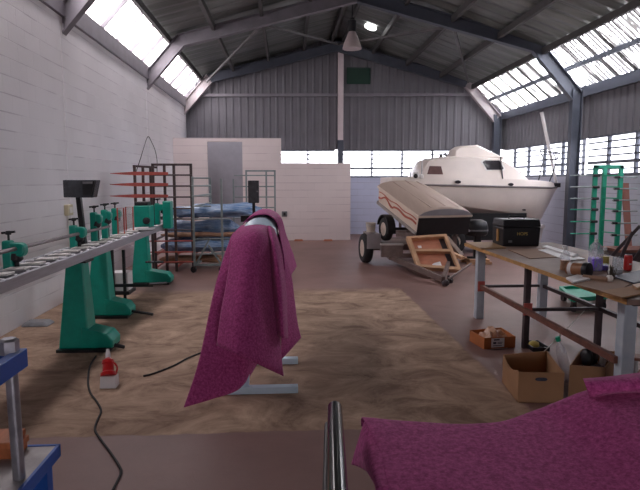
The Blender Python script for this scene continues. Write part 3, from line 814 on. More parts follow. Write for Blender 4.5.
# blue wrapped bundles lying on the rack arms
def bundle(u0, u1, Y, zc, r, m, label, seed, tilt=0):
    x0 = P(u0, 210, Y).x; x1 = P(u1, 210, Y).x; rings = []
    K = 40
    for i in range(K + 1):
        a = i / K; x = x0 + (x1 - x0) * a; e = min(1, .25 + 6 * min(a, 1 - a)); n_ = 20
        ring = []
        for k in range(n_):
            th = 2 * PI * k / n_; w = 1 + .38 * noise.noise(Vector((x * 3.2 + seed, math.cos(th) * 1.6, math.sin(th) * 1.6 + seed)))
            dy = math.cos(th) * r * 1.7 * e * w; dz = max(-.92, math.sin(th)) * r * e * w
            ring.append(Vector((x, Y + dy + tilt * (a - .5), zc + r * .92 + max(dz, -r * .92))))
        rings.append(ring)
    o = sm(MB().loft(rings).build('wrapped_bundle', m, org=((x0 + x1) / 2, Y, zc)), 1.2)
    tag(o, label, 'bundle', 'plastic wrapped bundles on the racks')
bw = M['wrap']
brownw = mat('brown_timber_bundle', (.40, .22, .13), .5, 0, .2, 8.0, stretch=(1, 6, 6))
bundle(166, 262, 10.75, LEV[0], .10, bw, 'blue plastic wrapped bundle, front one on the top rack level', 1)
bundle(183, 262, 11.22, LEV[0], .125, bw, 'blue plastic wrapped bundle, back one on the top rack level', 5)
bundle(160, 246, 10.66, LEV[1], .045, brownw, 'brown bundle lying in front on the middle rack level', 9)
bundle(165, 240, 11.05, LEV[1], .15, bw, 'fat blue wrapped bundle behind the brown one, middle rack level', 13)
bundle(160, 236, 10.70, LEV[2], .115, bw, 'blue plastic wrapped bundle, front one on the lower rack level', 17)
bundle(168, 240, 11.15, LEV[2], .13, bw, 'blue plastic wrapped bundle, back one on the lower rack level', 21)
bundle(158, 226, 10.8, LEV[3], .075, brownw, 'brown bundle lowest of all on the dark grid rack', 25)

# ------------------------------------------------------------------ draped machine in the middle
t = thing('saddle_machine', (-.35, 5.1, 0), 'white machine on T-shaped feet hidden under the purple cloths', 'machine')
mb = MB(); rings = []
hx = P(259, 217, 5.2).x; hz = P(259, 216.8, 5.25).z - .012
for y, s in ((4.92, .82), (5.0, 1), (6.15, 1), (6.25, .85)):
    ring = []
    for k in range(13):
        th = PI * k / 12
        ring.append(Vector((hx + math.cos(th) * .165 * s, y, hz - .165 + math.sin(th) * .165 * s)))
    ring += [Vector((hx - .15, y, hz - .3)), Vector((hx + .10, y, hz - .3))]
    rings.append(ring)
sm(mb.loft(rings).build('housing', M['whitep'], t), .6)
for yy, v in ((4.25, 388), (4.95, 360)):
    q = Pz(298, v, .03)
    dy = .62 if yy < 4.5 else .3
    mb = MB(); mb.hexa([(-.46, yy, .055), (-.30, yy, .055), (-.30, yy + .05, .055), (-.46, yy + .05, .055), (-.38, yy + dy, .94), (-.27, yy + dy, .94), (-.27, yy + dy + .05, .94), (-.38, yy + dy + .05, .94)])
    if yy < 5: pass
    lg = mb.build('leg', M['whitep'], t, bevel=.006)
    MB().box(-.62, q.x, yy - .03, yy + .04, 0, .055).build('foot', M['whitep'], lg, bevel=.006)
MB().box(hx - .09, hx + .07, 4.86, 6.1, .93, hz - .29).build('bearer', M['whitep'], t)
# near cloth
def pp(u, v, Y): return P(u, v, Y * .965)
mb = MB()
# inner layer, its corner on the floor
sheet(mb, [[pp(231, 236, 4.86), pp(243, 233, 4.8), pp(258, 232, 4.8), pp(270, 238, 4.9)],
           [pp(222, 262, 4.75), pp(236, 264, 4.66), pp(256, 264, 4.66), pp(272, 270, 4.8)],
           [pp(211, 304, 4.55), pp(232, 312, 4.52), pp(258, 314, 4.55), pp(276, 316, 4.75)],
           [pp(199, 360, 4.3), pp(222, 352, 4.38), pp(250, 345, 4.47), pp(274, 335, 4.72)],
           [pp(184, 407.5, 4.09), pp(212, 399, 4.22), pp(240, 388.5, 4.36), pp(257, 364, 4.6)]], 7, .012, 6, 1)
# outer layer hanging in front
sheet(mb, [[pp(241, 226, 5.35), pp(250, 224.5, 5.3), pp(259, 224, 5.25), pp(267, 225, 5.2), pp(272, 229, 5.2)],
           [pp(232, 236, 4.78), pp(246, 231, 4.74), pp(258, 230, 4.72), pp(266, 233, 4.78), pp(275, 245, 4.86)],
           [pp(231, 250, 4.58), pp(244, 249, 4.48), pp(258, 250, 4.48), pp(268, 256, 4.60), pp(276, 268, 4.74)],
           [pp(224, 296, 4.40), pp(240, 302, 4.27), pp(256, 302, 4.31), pp(267, 304, 4.46), pp(278, 314, 4.63)],
           [pp(216.5, 345.5, 4.24), pp(236, 354, 4.12), pp(255, 363, 4.16), pp(270, 370, 4.27), pp(283, 376, 4.42)]], 7, .014, 5, 4)
# folded flap on the right
sheet(mb, [[pp(266, 226, 5.1), pp(270, 226, 5.0), pp(274, 229, 5.1)],
           [pp(268, 256, 4.70), pp(275, 252, 4.56), pp(281, 252, 4.75)],
           [pp(272, 292, 4.62), pp(280, 293, 4.46), pp(286, 292, 4.7)],
           [pp(276, 334, 4.58), pp(283, 338, 4.42), pp(288, 338, 4.66)]], 8, .008, 6, 9)
o = mb.build('purple_cloth', M['cloth'], org=(-.4, 4.6, .5), smooth=True, solid=.008)
tag(o, 'purple felt cloth draped over the front of the machine with one corner on the floor', 'cloth')
# far cloth
mb = MB()
sheet(mb, [[P(243, 224, 5.32), P(251, 217, 5.35), P(261, 214, 5.36), P(270, 215.5, 5.36), P(277, 223, 5.33), P(280, 238, 5.3), P(284, 262, 5.25), P(286, 290, 5.2)],
           [P(247, 221, 5.9), P(254, 213.5, 5.92), P(263, 210.5, 5.93), P(271, 212, 5.92), P(279, 219, 5.9), P(283, 233, 5.85), P(287.5, 252, 5.8), P(290, 277, 5.75)],
           [P(251, 219, 6.5), P(257, 212, 6.5), P(264, 209, 6.5), P(272, 210.5, 6.5), P(279.5, 217, 6.5), P(285, 231, 6.45), P(291, 248, 6.4), P(296, 266.5, 6.3)]], 7, .012, 6, 14)
sheet(mb, [[pp(270, 236, 5.45), pp(274, 232, 5.6), pp(278, 232, 5.8)],
           [pp(277, 275, 5.3), pp(284, 272, 5.4), pp(290, 272, 5.6)],
           [pp(281, 318, 5.15), pp(289, 318, 5.3), pp(296, 316, 5.5)],
           [pp(282, 359, 5.06), pp(292, 348, 5.2), pp(300.5, 338, 5.4)]], 8, .012, 6, 20)
o = mb.build('purple_cloth', M['cloth'], org=(-.2, 6, .5), smooth=True, solid=.008)
tag(o, 'second purple cloth hanging over the far end of the machine', 'cloth')
# black box on a post behind it
Y = 7.3
p = P(247.8, 180.5, Y); q = P(259, 203, Y)
t = thing('control_stand', ((p.x + q.x) / 2, Y, 0), 'tall black box on a thin post behind the purple-draped machine', 'stand')
MB().box(p.x, q.x, Y, Y + .1, q.z, p.z).build('control_box', M['screen'], t, bevel=.008)
xm = (p.x + q.x) / 2
MB().box(xm - .018, xm + .018, Y + .03, Y + .066, .02, q.z).build('post', M['black'], t)
MB().box(xm - .2, xm + .2, Y - .15, Y + .2, 0, .025).build('base_plate', M['black'], t)
mb = MB(); a = P(240.5, 216, Y); b = P(250, 222, Y); mb.box(a.x, xm, Y + .02, Y + .1, b.z, a.z); mb.build('junction_box', M['black'], t)
MB().lathe([(.009, 0), (.009, .008)], (q.x - .02, Y, p.z - .14), (0, -1, 0), 12).build('indicator', M['sticker'], t)

# ------------------------------------------------------------------ floor items on the left
p = Pz(95, 352, .01)
pts = [Pz(u, v, .008) for u, v in ((96, 356), (90, 366), (88, 380), (90, 392), (97, 402), (101, 411), (97, 421), (95, 430), (101, 440), (110, 452), (118, 464), (121, 472), (117, 482), (110, 495))]
tag(MB().path(catmull(pts, 5), .008, 6).build('power_cable', M['cable'], org=pts[0]), 'dark cable snaking over the floor from the nearest green pedestal', 'cable')
pts = [Pz(u, v, .008) for u, v in ((143.5, 376), (152, 374), (163, 370), (175, 365), (188, 358), (203, 352))]
tag(MB().path(catmull(pts, 5), .008, 6).build('power_cable', M['cable'], org=pts[0]), 'short dark cable running under the left edge of the purple cloth', 'cable')
p = Pz(107.5, 389, 0); kk = p.y / FPX
t = thing('power_connector', (p.x, p.y, 0), 'red plug on a white socket box lying on the floor', 'plug')
mb = MB(); mb.taper((p.x - 8.2 * kk, p.x + 8.4 * kk, p.y, p.y + .1), 0, (p.x - 7.8 * kk, p.x + 8.2 * kk, p.y + .02, p.y + .1), .095); mb.build('socket_box', M['paper'], t, bevel=.008)
c = Vector((p.x - 1 * kk, p.y + .06, .095))
ax = Vector((-.15, .55, .85))
MB().lathe([(.062, -.01), (.062, .015), (.045, .03), (.043, .09), (.05, .095), (.046, .12), (.02, .14)], c, ax, 20).build('plug_body', M['redp'], t)
MB().lathe([(.02, .14), (.02, .17), (.013, .215)], c, ax, 14).build('cable_gland', M['paper'], t)
MB().path(catmull([c + Vector((.052, .02, .0)), c + Vector((.064, .03, .05)), c + Vector((.04, .04, .085))], 4), .008, 8).build('latch', M['redp'], t)
a, b = Pz(18, 325, 0), Pz(27, 321, 0)
tag(MB().taper((XL + .02, XL + .34, a.y - .12, a.y + .12), 0, (XL + .06, XL + .28, a.y - .08, a.y + .09), .05).build('rag', M['teal'], org=(XL + .15, a.y, 0), bevel=.02), 'dark grey rag lying at the foot of the left wall', 'rag')

# blue steel stand, lower left
Y = Pz(20, 478, .3).y
xt, xb_ = P(11, 365, Y).x, P(19, 474, Y).x
t = thing('blue_stand', (-1.35, Y, 0), 'blue steel stand with a bare tube post at the lower left', 'stand')
zt1 = P(10, 347, Y).z
zp = .30
MB().tube((xb_ + .0, Y, zp), (xb_ - .005, Y, zt1 - .02), .027, 20).build('tube_post', M['galv'], t)
e = P(27.5, 350, 2.55)
mb = MB(); mb.box(e.x - .045, e.x, 1.0, 2.55, e.z - .075, e.z + .01); mb.box(-1.95, e.x - .045, 2.48, 2.52, e.z - .075, e.z); mb.build('top_rail', M['blue'], t, bevel=.004)
c = P(8, 348, Y - .02)
MB().lathe([(.042, -.03), (.042, .03), (.03, .04)], (xb_ - .008, Y, zt1 + .0), n=6).build('nut', M['galv'], t)
pr_ = Pz(60, 445, zp)
mb = MB().hexa([(-1.95, 1.6, zp - .02), (pr_.x - .015, 1.6, zp - .02), (pr_.x - .015, pr_.y - .01, zp - .02), (-1.95, pr_.y - .01, zp - .02), (-1.95, 1.6, zp), (pr_.x - .015, 1.6, zp), (pr_.x - .015, pr_.y - .01, zp), (-1.95, pr_.y - .01, zp)])
mb.build('deck_plate', M['greyplate'], t)
mb = MB(); mb.box(pr_.x - .015, pr_.x, 1.6, pr_.y, zp - .06, zp + .004); mb.box(-1.95, pr_.x, pr_.y - .01, pr_.y + .005, zp - .06, zp + .004); mb.build('deck_frame', M['blue'], t)
for y0 in (pr_.y - .12, 1.65):
    MB().box(pr_.x - .10, pr_.x - .02, y0, y0 + .06, 0, zp - .02).build('leg', M['blue'], t)
    MB().box(-1.92, -1.84, y0, y0 + .06, 0, zp - .02).build('leg', M['blue'], t)
MB().box(-1.95, -1.88, 2.46, 2.53, zp, e.z - .075).build('rear_post', M['blue'], t)
MB().box(-1.95, -1.88, 1.25, 1.32, 0, e.z - .08).build('rear_post', M['blue'], t)
MB().box(e.x - .05, e.x - .005, 1.22, 1.28, 0, e.z - .08).build('rear_post', M['blue'], t)
for i, (v0, v1, du) in enumerate(((458, 447, 0), (447, 437, 2), (437, 431, -1))):
    yb = 2.68
    z0 = zp + .035 * i
    x1 = P(28 + du, 445, yb + .13).x
    tag(MB().box(-1.9, x1, yb - .02 * i, yb + .13, z0, z0 + .034).build('wooden_block', M['orangew'], org=(-1.7, yb, z0), bevel=.006),
        ('bottom orange wooden block of the pile behind the tube post', 'middle orange wooden block of the pile behind the tube post', 'top orange wooden block of the pile behind the tube post')[i], 'wooden block', 'orange blocks on the blue stand')

# dark tube in the foreground
t = thing('tube_stand', (.09, .95, 0), 'glossy dark steel tube on a stand pointing into the room', 'stand')
a = P(334.8, 408, 1.95); b = P(338, 500, 1.28); d = (b - a); b2 = a + d * 1.5
MB().tube(a, b2, .0265, 28).build('tube', M['chrome'], t, smooth=False)
sm(t.children[-1])
MB().lathe([(.0265, 0), (.024, -.008), (.012, -.010)], a, d, 28).build('end_cap', M['chrome'], t)
a2 = a + Vector((-.026, .0, -.022)) + d * .16; MB().tube(a2, b2 + Vector((-.03, 0, -.02)), .011, 14).build('side_rod', M['black'], t)
MB().tube((b2.x, b2.y + .1, 0.02), (b2.x, b2.y + .1, b2.z - .03), .03, 16).build('post', M['black'], t)
MB().box(b2.x - .25, b2.x + .25, b2.y - .15, b2.y + .35, 0, .02).build('base_plate', M['black'], t)
MB().lathe([(.042, -.05), (.042, .05)], (b2.x, b2.y + .1, b2.z - .0), d, 20).build('clamp', M['black'], t)

# ------------------------------------------------------------------ purple cloth in the right foreground, on a bench
ZT = .745
t = thing('cloth_bench', (1.2, 1.6, 0), 'low bench hidden under the purple cloth in the right foreground', 'bench')
MB().box(.32, 2.3, .95, 1.96, ZT - .04, ZT - .005).build('bench_top', M['plyw'], t)
for x in (.40, 2.2):
    for y in (1.02, 1.90): MB().box(x - .03, x + .03, y - .03, y + .03, 0, ZT - .04).build('leg', M['pale'], t)
mb = MB()
def E(u, v): return Pz(u, v, ZT + .006)
far = [E(363, 417), E(372, 418.5), E(400, 421), E(440, 423), E(480, 424.5), E(510, 423)]
far += [P(540, 411, 2.0), P(562, 400, 2.0), P(584, 390, 2.0), P(622, 381, 2.02), P(660, 376, 2.04), P(720, 369, 2.06)]
rows = []
n_ = len(far)
near = []
lx = [.262, .30, .40, .55, .72, .85, .98, 1.1, 1.22, 1.36, 1.55, 1.85]
for f_, (fx) in zip((0, .25, .55, 1), (0, 1, 2, 3)):
    row = []
    for j, p in enumerate(far):
        yn = .85
        y = p.y + (yn - p.y) * f_
        x = p.x + (lx[j] - p.x) * f_ * .6
        hz = p.z - ZT
        z = ZT + .006 + max(0, hz - .006) * (1 - f_) ** .5 * (1 - .3 * f_)
        if j == 0: x += .012 * math.sin(f_ * 6) + .03 * f_; z -= .004
        row.append(Vector((x, y, z)))
    rows.append(row)
# the far edge turns down behind the bench
back = [p + Vector((0, .035, -.05 - .5 * max(0, p.z - ZT - .02))) for p in far]
sheet(mb, [back] + rows, 7, .010, 4, 2)
# under layer showing at the left end
sheet(mb, [[E(366, 419) + Vector((.07, 0, -.008)), E(370, 440) + Vector((.07, 0, -.008)), E(380, 490) + Vector((.07, 0, -.008))],
           [E(364, 418) + Vector((.012, 0, -.006)), E(367, 436) + Vector((.012, 0, -.006)), E(374, 490) + Vector((.012, 0, -.006))],
           [P(358, 442, 2.010), P(362, 452, 1.880), P(378, 492, 1.600)],
           [P(351.5, 464.5, 2.000), P(359, 467, 1.920), P(372, 474, 1.780)]], 7, .004, 6, 3)
# rolled fold on the right
sheet(mb, [[P(583, 379, 2.020), P(606, 377, 2.020), P(640, 374, 2.020), P(720, 366, 2.020)],
           [P(585, 384, 1.920), P(606, 381, 1.900), P(640, 378, 1.900), P(720, 371, 1.900)],
           [P(590, 398, 1.940), P(608, 393, 1.900), P(640, 390, 1.880), P(720, 384, 1.880)],
           [P(592, 402, 2.020), P(611, 394, 2.000), P(640, 393, 1.980), P(720, 388, 1.980)]], 7, .006, 6, 6)
o = mb.build('purple_cloth', M['cloth'], org=(.9, 1.6, ZT), smooth=True, solid=.006)
tag(o, 'wide purple felt cloth spread over a bench in the right foreground', 'cloth')

# ------------------------------------------------------------------ work table on the right
TX0, TX1, TY0, TY1, TZ = 2.155, 3.25, 3.36, 6.62, .905
t = thing('work_table', (2.7, 5.2, 0), 'long wooden work table on pale blue and brown steel legs', 'table')
top = MB().box(TX0, TX1, TY0, TY1, TZ - .035, TZ).build('table_top', M['plydull'], t)
MB().box(TX0 - .006, TX0, TY0, TY1, TZ - .036, TZ - .001).build('edge_strip', M['plyedge'], top)
MB().box(TX0 - .006, TX1, TY0 - .008, TY0, TZ - .036, TZ - .001).build('edge_strip', M['plydull'], top)
lx0, lx1 = 2.32, 3.10
for y in (3.70, 6.52):
    for x in (lx0 + (.055 if y < 5 else 0), lx1):
        MB().box(x - .047, x + .047, y - .045, y + .045, 0, TZ - .06).build('leg', M['pale'], t, bevel=.006)
for x in (lx0 + .04, lx1): MB().box(x - .026, x + .026, 5.26, 5.31, 0, TZ - .06).build('leg', M['darksteel'], t)
for y in (3.70, 5.28, 6.52): MB().box(lx0 - .05, lx1 + .05, y - .025, y + .025, TZ - .08, TZ - .035).build('cross_bearer', M['darksteel'], t)
for x in (lx0, lx1): MB().box(x - .03, x + .03, 3.5, 6.6, TZ - .078, TZ - .035).build('side_bearer', M['darksteel'], t)
MB().box(lx0 - .02, lx0 + .02, 3.70, 6.52, .37, .42).build('stretcher', M['rust'], t)
MB().box(lx1 - .02, lx1 + .02, 3.70, 6.52, .37, .41).build('stretcher', M['darksteel'], t)
for y in (5.28, 6.52): MB().box(lx0, lx1, y - .018, y + .018, .375, .405).build('stretcher', M['darksteel'], t)
for x, y in ((lx0, 6.47), (lx0 + .04, 5.26)):
    MB().box(x - .04, x + .04, y - .015, y, .34, .46).build('bracket', M['redarm'], t)
# boards and sheets on the table
def board(name, pts, th, m, label, cat, z=TZ):
    poly = [Pz(u, v, z) for u, v in pts]
    poly = [Vector((q.x, q.y, z)) for q in poly]
    o = MB().prism(poly, (0, 0, th)).build(name, m, org=(sum(q.x for q in poly) / len(poly), sum(q.y for q in poly) / len(poly), z))
    return tag(o, label, cat)
board('plywood_board', ((466, 243.2), (491, 242.7), (506, 248.5), (481, 249.5)), .012, M['plyw'], 'light plywood offcut on the far left corner of the table', 'board')
board('cardboard_sheet', ((508, 250), (545, 249), (565, 257), (530, 259)), .006, M['cardd'], 'flat brown cardboard sheet on the table in front of the black toolbox', 'cardboard')
board('paper_sheet', ((538, 250), (556, 249), (585, 259), (566, 260.5)), .004, M['paper'], 'white paper sheet on the table behind the spray bottle', 'paper', TZ + .007)
board('white_batten', ((542, 247.5), (547, 246.8), (578, 256), (573, 257.5)), .018, M['paper'], 'long thin white batten lying along the table beside the toolbox', 'batten', TZ + .012)
board('cardboard_sheet', ((570, 284), (600, 276), (634, 283), (612, 294)), .006, M['cardd'], 'brown cardboard sheet on the near half of the table below the brush', 'cardboard')
board('cardboard_sheet', ((600, 292), (640, 286), (655, 292), (622, 298.5)), .008, M['card'], 'cardboard piece at the near left corner of the table', 'cardboard', TZ + .007)
board('dark_sheet', ((612, 277), (640, 271), (668, 276), (634, 284)), .008, M['print'], 'dark blue plastic sheet on the table at the right edge', 'sheet', TZ + .009)
board('wooden_block', ((632, 287.5), (648, 285), (652, 288), (637, 291)), .022, M['pine'], 'small pale wooden block near the table corner', 'block', TZ + .008)
# black toolbox
a = Pz(503, 246.5, TZ); b = Pz(540, 246.5, TZ); yb = a.y + .33
zt = P(520, 219.5, a.y).z
t = thing('toolbox', ((a.x + b.x) / 2, a.y, TZ), 'black plastic toolbox with yellow lettering on the far end of the table', 'toolbox')
MB().taper((a.x, b.x, a.y, yb), TZ, (a.x - .008, b.x + .008, a.y - .008, yb), zt - .09).build('body', M['black'], t, bevel=.012)
MB().taper((a.x - .014, b.x + .014, a.y - .014, yb + .006), zt - .085, (a.x, b.x, a.y, yb), zt).build('lid', M['black'], t, bevel=.015)
MB().box(a.x - .022, a.x - .006, a.y + .12, a.y + .16, TZ + .05, TZ + .19).build('latch', M['plyedge'], t)
mb = MB()
mb.path([( (a.x + b.x) / 2 - .09, a.y + .16, zt - .01), ((a.x + b.x) / 2 - .09, a.y + .16, zt + .03), ((a.x + b.x) / 2 + .09, a.y + .16, zt + .03), ((a.x + b.x) / 2 + .09, a.y + .16, zt - .01)], .01, 8); mb.build('handle', M['black'], t)
def text(s, size, loc, rot, m, name, parent, ex=.001):
    cu = bpy.data.curves.new(name, 'FONT'); cu.body = s; cu.size = size; cu.extrude = ex; cu.align_x = 'CENTER'; cu.align_y = 'CENTER'
    tmp = bpy.data.objects.new('tmp', cu); COL.objects.link(tmp)
    bpy.context.view_layer.update()
    me = bpy.data.meshes.new_from_object(tmp.evaluated_get(bpy.context.evaluated_depsgraph_get()))
    bpy.data.objects.remove(tmp)
    me.transform(Matrix.Translation(Vector(loc) - Vector(parent['_org'])) @ rot)
    me.materials.clear(); me.materials.append(m)
    o = bpy.data.objects.new(name, me); COL.objects.link(o); o.parent = parent; o['_org'] = parent['_org']
    return o
pc = P(522.5, 234, a.y - .012)
text('HOPS', .05, (pc.x, a.y - .010, pc.z), Matrix.Rotation(PI / 2, 4, 'X'), M['gold'], 'lettering', t)
MB().box(a.x + .06, a.x + .10, a.y - .012, a.y, TZ + .045, TZ + .07).build('clasp', M['sticker'], t)
# bottles and odds and ends
def onT(u, v): return Pz(u, v, TZ)
p = onT(564.5, 270); k = p.y / FPX
t = thing('spray_bottle', p, 'clear spray bottle with amber liquid at the left of the table clutter', 'bottle')
MB().lathe([(4.3 * k, .0), (4.5 * k, .01), (4.5 * k, 10 * k), (4.3 * k, 10.5 * k)], p).build('liquid', M['amber'], t)
MB().lathe([(4.7 * k, .001), (4.7 * k, 15 * k), (4.2 * k, 17.5 * k), (1.8 * k, 20 * k), (1.6 * k, 21.5 * k)], p).build('body', M['plasticclear'], t, smooth=True)
mb = MB().lathe([(1.9 * k, 21 * k), (1.9 * k, 23 * k), (1.2 * k, 25 * k)], p); mb.box(p.x - 2.8 * k, p.x + 1.6 * k, p.y - .008, p.y + .008, p.z + 23 * k, p.z + 25.5 * k); mb.build('spray_head', M['paper'], t)
p = onT(594.8, 270.5); k = p.y / FPX
t = thing('jerrycan_bottle', p, 'largest translucent bottle on the table, half full of purple liquid', 'bottle')
MB().taper((p.x - 5.3 * k, p.x + 5.3 * k, p.y - .048, p.y + .048), p.z + .002, (p.x - 5.3 * k, p.x + 5.3 * k, p.y - .048, p.y + .048), p.z + 14 * k).build('liquid', M['liquid'], t, bevel=.012)
mb = MB()
def rr(s, z): return [Vector((p.x + math.copysign(abs(math.cos(a)) ** .5, math.cos(a)) * 5.6 * k * s, p.y + math.copysign(abs(math.sin(a)) ** .5, math.sin(a)) * .052 * s, p.z + z)) for a in [2 * PI * i / 20 for i in range(20)]]
mb.loft([rr(.95, .001), rr(1, .01), rr(1, 22 * k), rr(.85, 26 * k), rr(.45, 29.5 * k), rr(.35, 30 * k)])
mb.build('body', clearmat('milky_plastic', (.95, .95, .97), .06, .2, .28), t, smooth=True)
MB().lathe([(2.0 * k, 29.5 * k), (2.0 * k, 32.5 * k), (1.7 * k, 33 * k)], p, n=16).build('cap', M['paper'], t)
p = onT(604, 270); k = p.y / FPX
t = thing('small_bottle', p, 'small clear bottle with yellow label next to the purple bottle', 'bottle')
MB().lathe([(3.9 * k, .001), (3.9 * k, 5 * k)], p).build('liquid', M['liquid'], t)
MB().lathe([(4.2 * k, 0.0005), (4.2 * k, 16 * k), (3.6 * k, 18 * k), (1.7 * k, 20 * k), (1.6 * k, 21.5 * k)], p).build('body', M['plasticclear'], t, smooth=True)
MB().lathe([(4.3 * k, 7.5 * k), (4.3 * k, 14.5 * k)], p).build('label_band', M['yellow'], t)
MB().lathe([(1.9 * k, 21 * k), (1.9 * k, 24 * k)], p, n=14).build('cap', M['paper'], t)
p = onT(617, 274); k = p.y / FPX
t = thing('plastic_jar', p, 'clear straight-sided plastic jar between the small bottle and the red can', 'jar')
MB().lathe([(4.8 * k, 0), (5.0 * k, .002), (5.0 * k, 18 * k), (4.8 * k, 18 * k), (4.8 * k, .006), (.0, .006)], p).build('body', M['plasticclear'], t, smooth=False)
MB().lathe([(4.5 * k, .007), (4.5 * k, 5 * k)], p).build('contents', M['paper'], t)
p = onT(627.5, 270.5); k = p.y / FPX
t = thing('drink_can', p, 'red drink can standing on the table', 'can')
MB().lathe([(3.2 * k, 0), (4.0 * k, 1 * k), (4.0 * k, 15 * k), (3.4 * k, 16.6 * k)], p, n=20).build('body', M['redp'], t)
MB().lathe([(3.5 * k, 16.5 * k), (3.5 * k, 17 * k), (3.2 * k, 17 * k), (3.1 * k, 16.6 * k), (.0, 16.6 * k)], p, n=20).build('lid', M['steel'], t)
mb = MB().box(p.x - 1 * k, p.x + 1.2 * k, p.y - 4.15 * k, p.y - 3.6 * k, p.z + 6.5 * k, p.z + 8 * k); mb.build('white_mark', M['paper'], t)
# brown roll lying with dark end
p = onT(569, 275); q = onT(590, 278); k = p.y / FPX
t = thing('wire_brush_roll', ((p.x + q.x) / 2, p.y, TZ), 'brown roll lying on the table with a dark end', 'roll')
r0 = .052
A = Vector((p.x, p.y + .02, TZ + r0)); B = Vector((q.x - .02, q.y + .05, TZ + r0 + .004)); d = (B - A)
o = MB().tube(A, B, r0 * .95, 22).build('roll_body', M['brownroll'], t); sm(o)
o = MB().lathe([(r0 + .006, 0), (r0 + .01, .02), (r0 + .006, .04), (r0 * .5, .045)], B, d, 22).build('dark_end', M['black'], t); sm(o)
o = MB().lathe([(r0 * .97, 0), (r0 * .97, .03)], A + d * .12, d, 22).build('white_band', M['paper'], t); sm(o)
p = onT(611, 279.5)
t = thing('hand_brush', p, 'dark upright bristle brush on the table in front of the clear jar', 'brush')
mb = MB()
for i in range(26):
    a_ = random.uniform(0, 2 * PI); rr_ = random.uniform(0, .022)
    b_ = p + Vector((math.cos(a_) * rr_, math.sin(a_) * rr_, .012)); mb.tube(b_, b_ + Vector((math.cos(a_) * rr_ * .9, math.sin(a_) * rr_ * .9, random.uniform(.06, .10))), .0045, 5, .002)
mb.build('bristles', M['bristle'], t)
MB().lathe([(.028, 0), (.03, .02), (.02, .025)], p).build('ferrule', M['bristle'], t)
p = onT(583, 279); q = onT(607, 281.5)
t = thing('tape_gun', ((p.x + q.x) / 2, p.y, TZ), 'pale handled roller lying on the table before the brush', 'roller')
o = MB().tube((p.x, p.y, TZ + .018), (q.x - .01, q.y - .02, TZ + .018), .018, 14).build('roller_sleeve', M['cardd'], t); sm(o)
MB().lathe([(.02, 0), (.026, .004), (.026, .03), (.02, .034)], (q.x - .01, q.y - .02, TZ + .026), (1, -.1, 0), 18).build('end_disc', M['pad'], t)
board('plastic_bag', ((566, 279), (580, 275), (590, 280), (573, 283.5)), .012, M['paper'], 'crumpled clear-white plastic bag below the brown roll', 'bag', TZ + .007)

# ------------------------------------------------------------------ boxes on the floor under the table
def carton(name, corners, h, m, label, cut=None, holes=True, dip=0, mi=None, th=.008):
    """open carton; corners: near-left, near-right, far-right, far-left floor points"""
    c = [Vector((q.x, q.y, 0)) for q in corners]; cen = sum(c, Vector()) / 4
    t = thing(name, (cen.x, cen.y, 0), label, 'box')
    names = ['front_panel', 'side_panel', 'back_panel', 'side_panel']
    MB().prism(c, (0, 0, th)).build('base_panel', m, t)
    for i in range(4):
        a, b = c[i], c[(i + 1) % 4]; inn = (cen - (a + b) / 2).normalized() * th
        mb = MB(); L_ = 16; rows_b = []
        K = 12
        pr0 = []; 
        for k in range(K + 1):
            s = k / K; hh = h[i] if isinstance(h, (list, tuple)) else h
            if dip and i == 3: hh -= dip * math.sin(PI * min(1, s * 1.1)) ** 1.2 if s * 1.1 < 1 else 0
            pr0.append((a + (b - a) * s, hh))
        ring = [[q + Vector((0, 0, .0)), q + inn, q + inn + Vector((0, 0, hh)), q + Vector((0, 0, hh))] for q, hh in pr0]
        mb.loft(ring)
        o = mb.build(names[i], mi or m, t) if i in (2,) else mb.build(names[i], m, t)
        if holes and i in (0, 2):
            mid = (a + b) / 2; d = (b - a).normalized(); hh = h if not isinstance(h, (list, tuple)) else h[i]
            off_ = -inn.normalized() * .0015 if i == 0 else inn * 1.15
            cz = hh * .78
            poly = []
            for k in range(14):
                th_ = 2 * PI * k / 14
                poly.append(mid + off_ + d * (math.copysign(abs(math.cos(th_)) ** .6, math.cos(th_)) * .045) + Vector((0, 0, cz + math.sin(th_) * .014)))
            MB().prism(poly, inn * (.3 if i == 0 else .12)).build('hand_hole', M['print'] if i == 0 else M['card'], o)
    return t, c
c1 = [Pz(517.5, 402.5, 0), Pz(563, 403.5, 0), Pz(546, 378, 0), Pz(502, 382, 0)]
t1, cc1 = carton('cardboard_box', c1, .235, M['card'], 'open plain brown cardboard box with hand holes, nearest box on the floor', dip=.045)
c2 = [Pz(484, 349.5, 0), Pz(515, 347.5, 0), Pz(501, 338, 0), Pz(469.5, 341, 0)]
t2, cc2 = carton('cardboard_box', c2, .115, M['orangebox'], 'low orange-brown tray box with a white label under the far table', holes=False)
a, b = cc2[0], cc2[1]; d = (b - a)
fn = Vector((d.y, -d.x, 0)).normalized()
def onface(s, z, o=.003): return a + d * s + fn * o + Vector((0, 0, z))
lb = MB().prism([onface(.22, .015), onface(.64, .015), onface(.64, .108), onface(.22, .108)], fn * .001).build('label_sheet', M['paper'], t2)
for s0, s1, z0, z1 in ((.30, .48, .085, .098), (.28, .38, .05, .07), (.42, .56, .05, .056), (.42, .58, .062, .067), (.28, .56, .03, .036)):
    MB().prism([onface(s0, z0, .0045), onface(s1, z0, .0045), onface(s1, z1, .0045), onface(s0, z1, .0045)], fn * .0006).build('printed_line', M['print'], lb)
MB().prism([onface(.2, .0, .004), onface(.72, .0, .004), onface(.72, .012, .03), onface(.2, .012, .03)], fn * .004).build('loose_strip', M['paper'], t2)
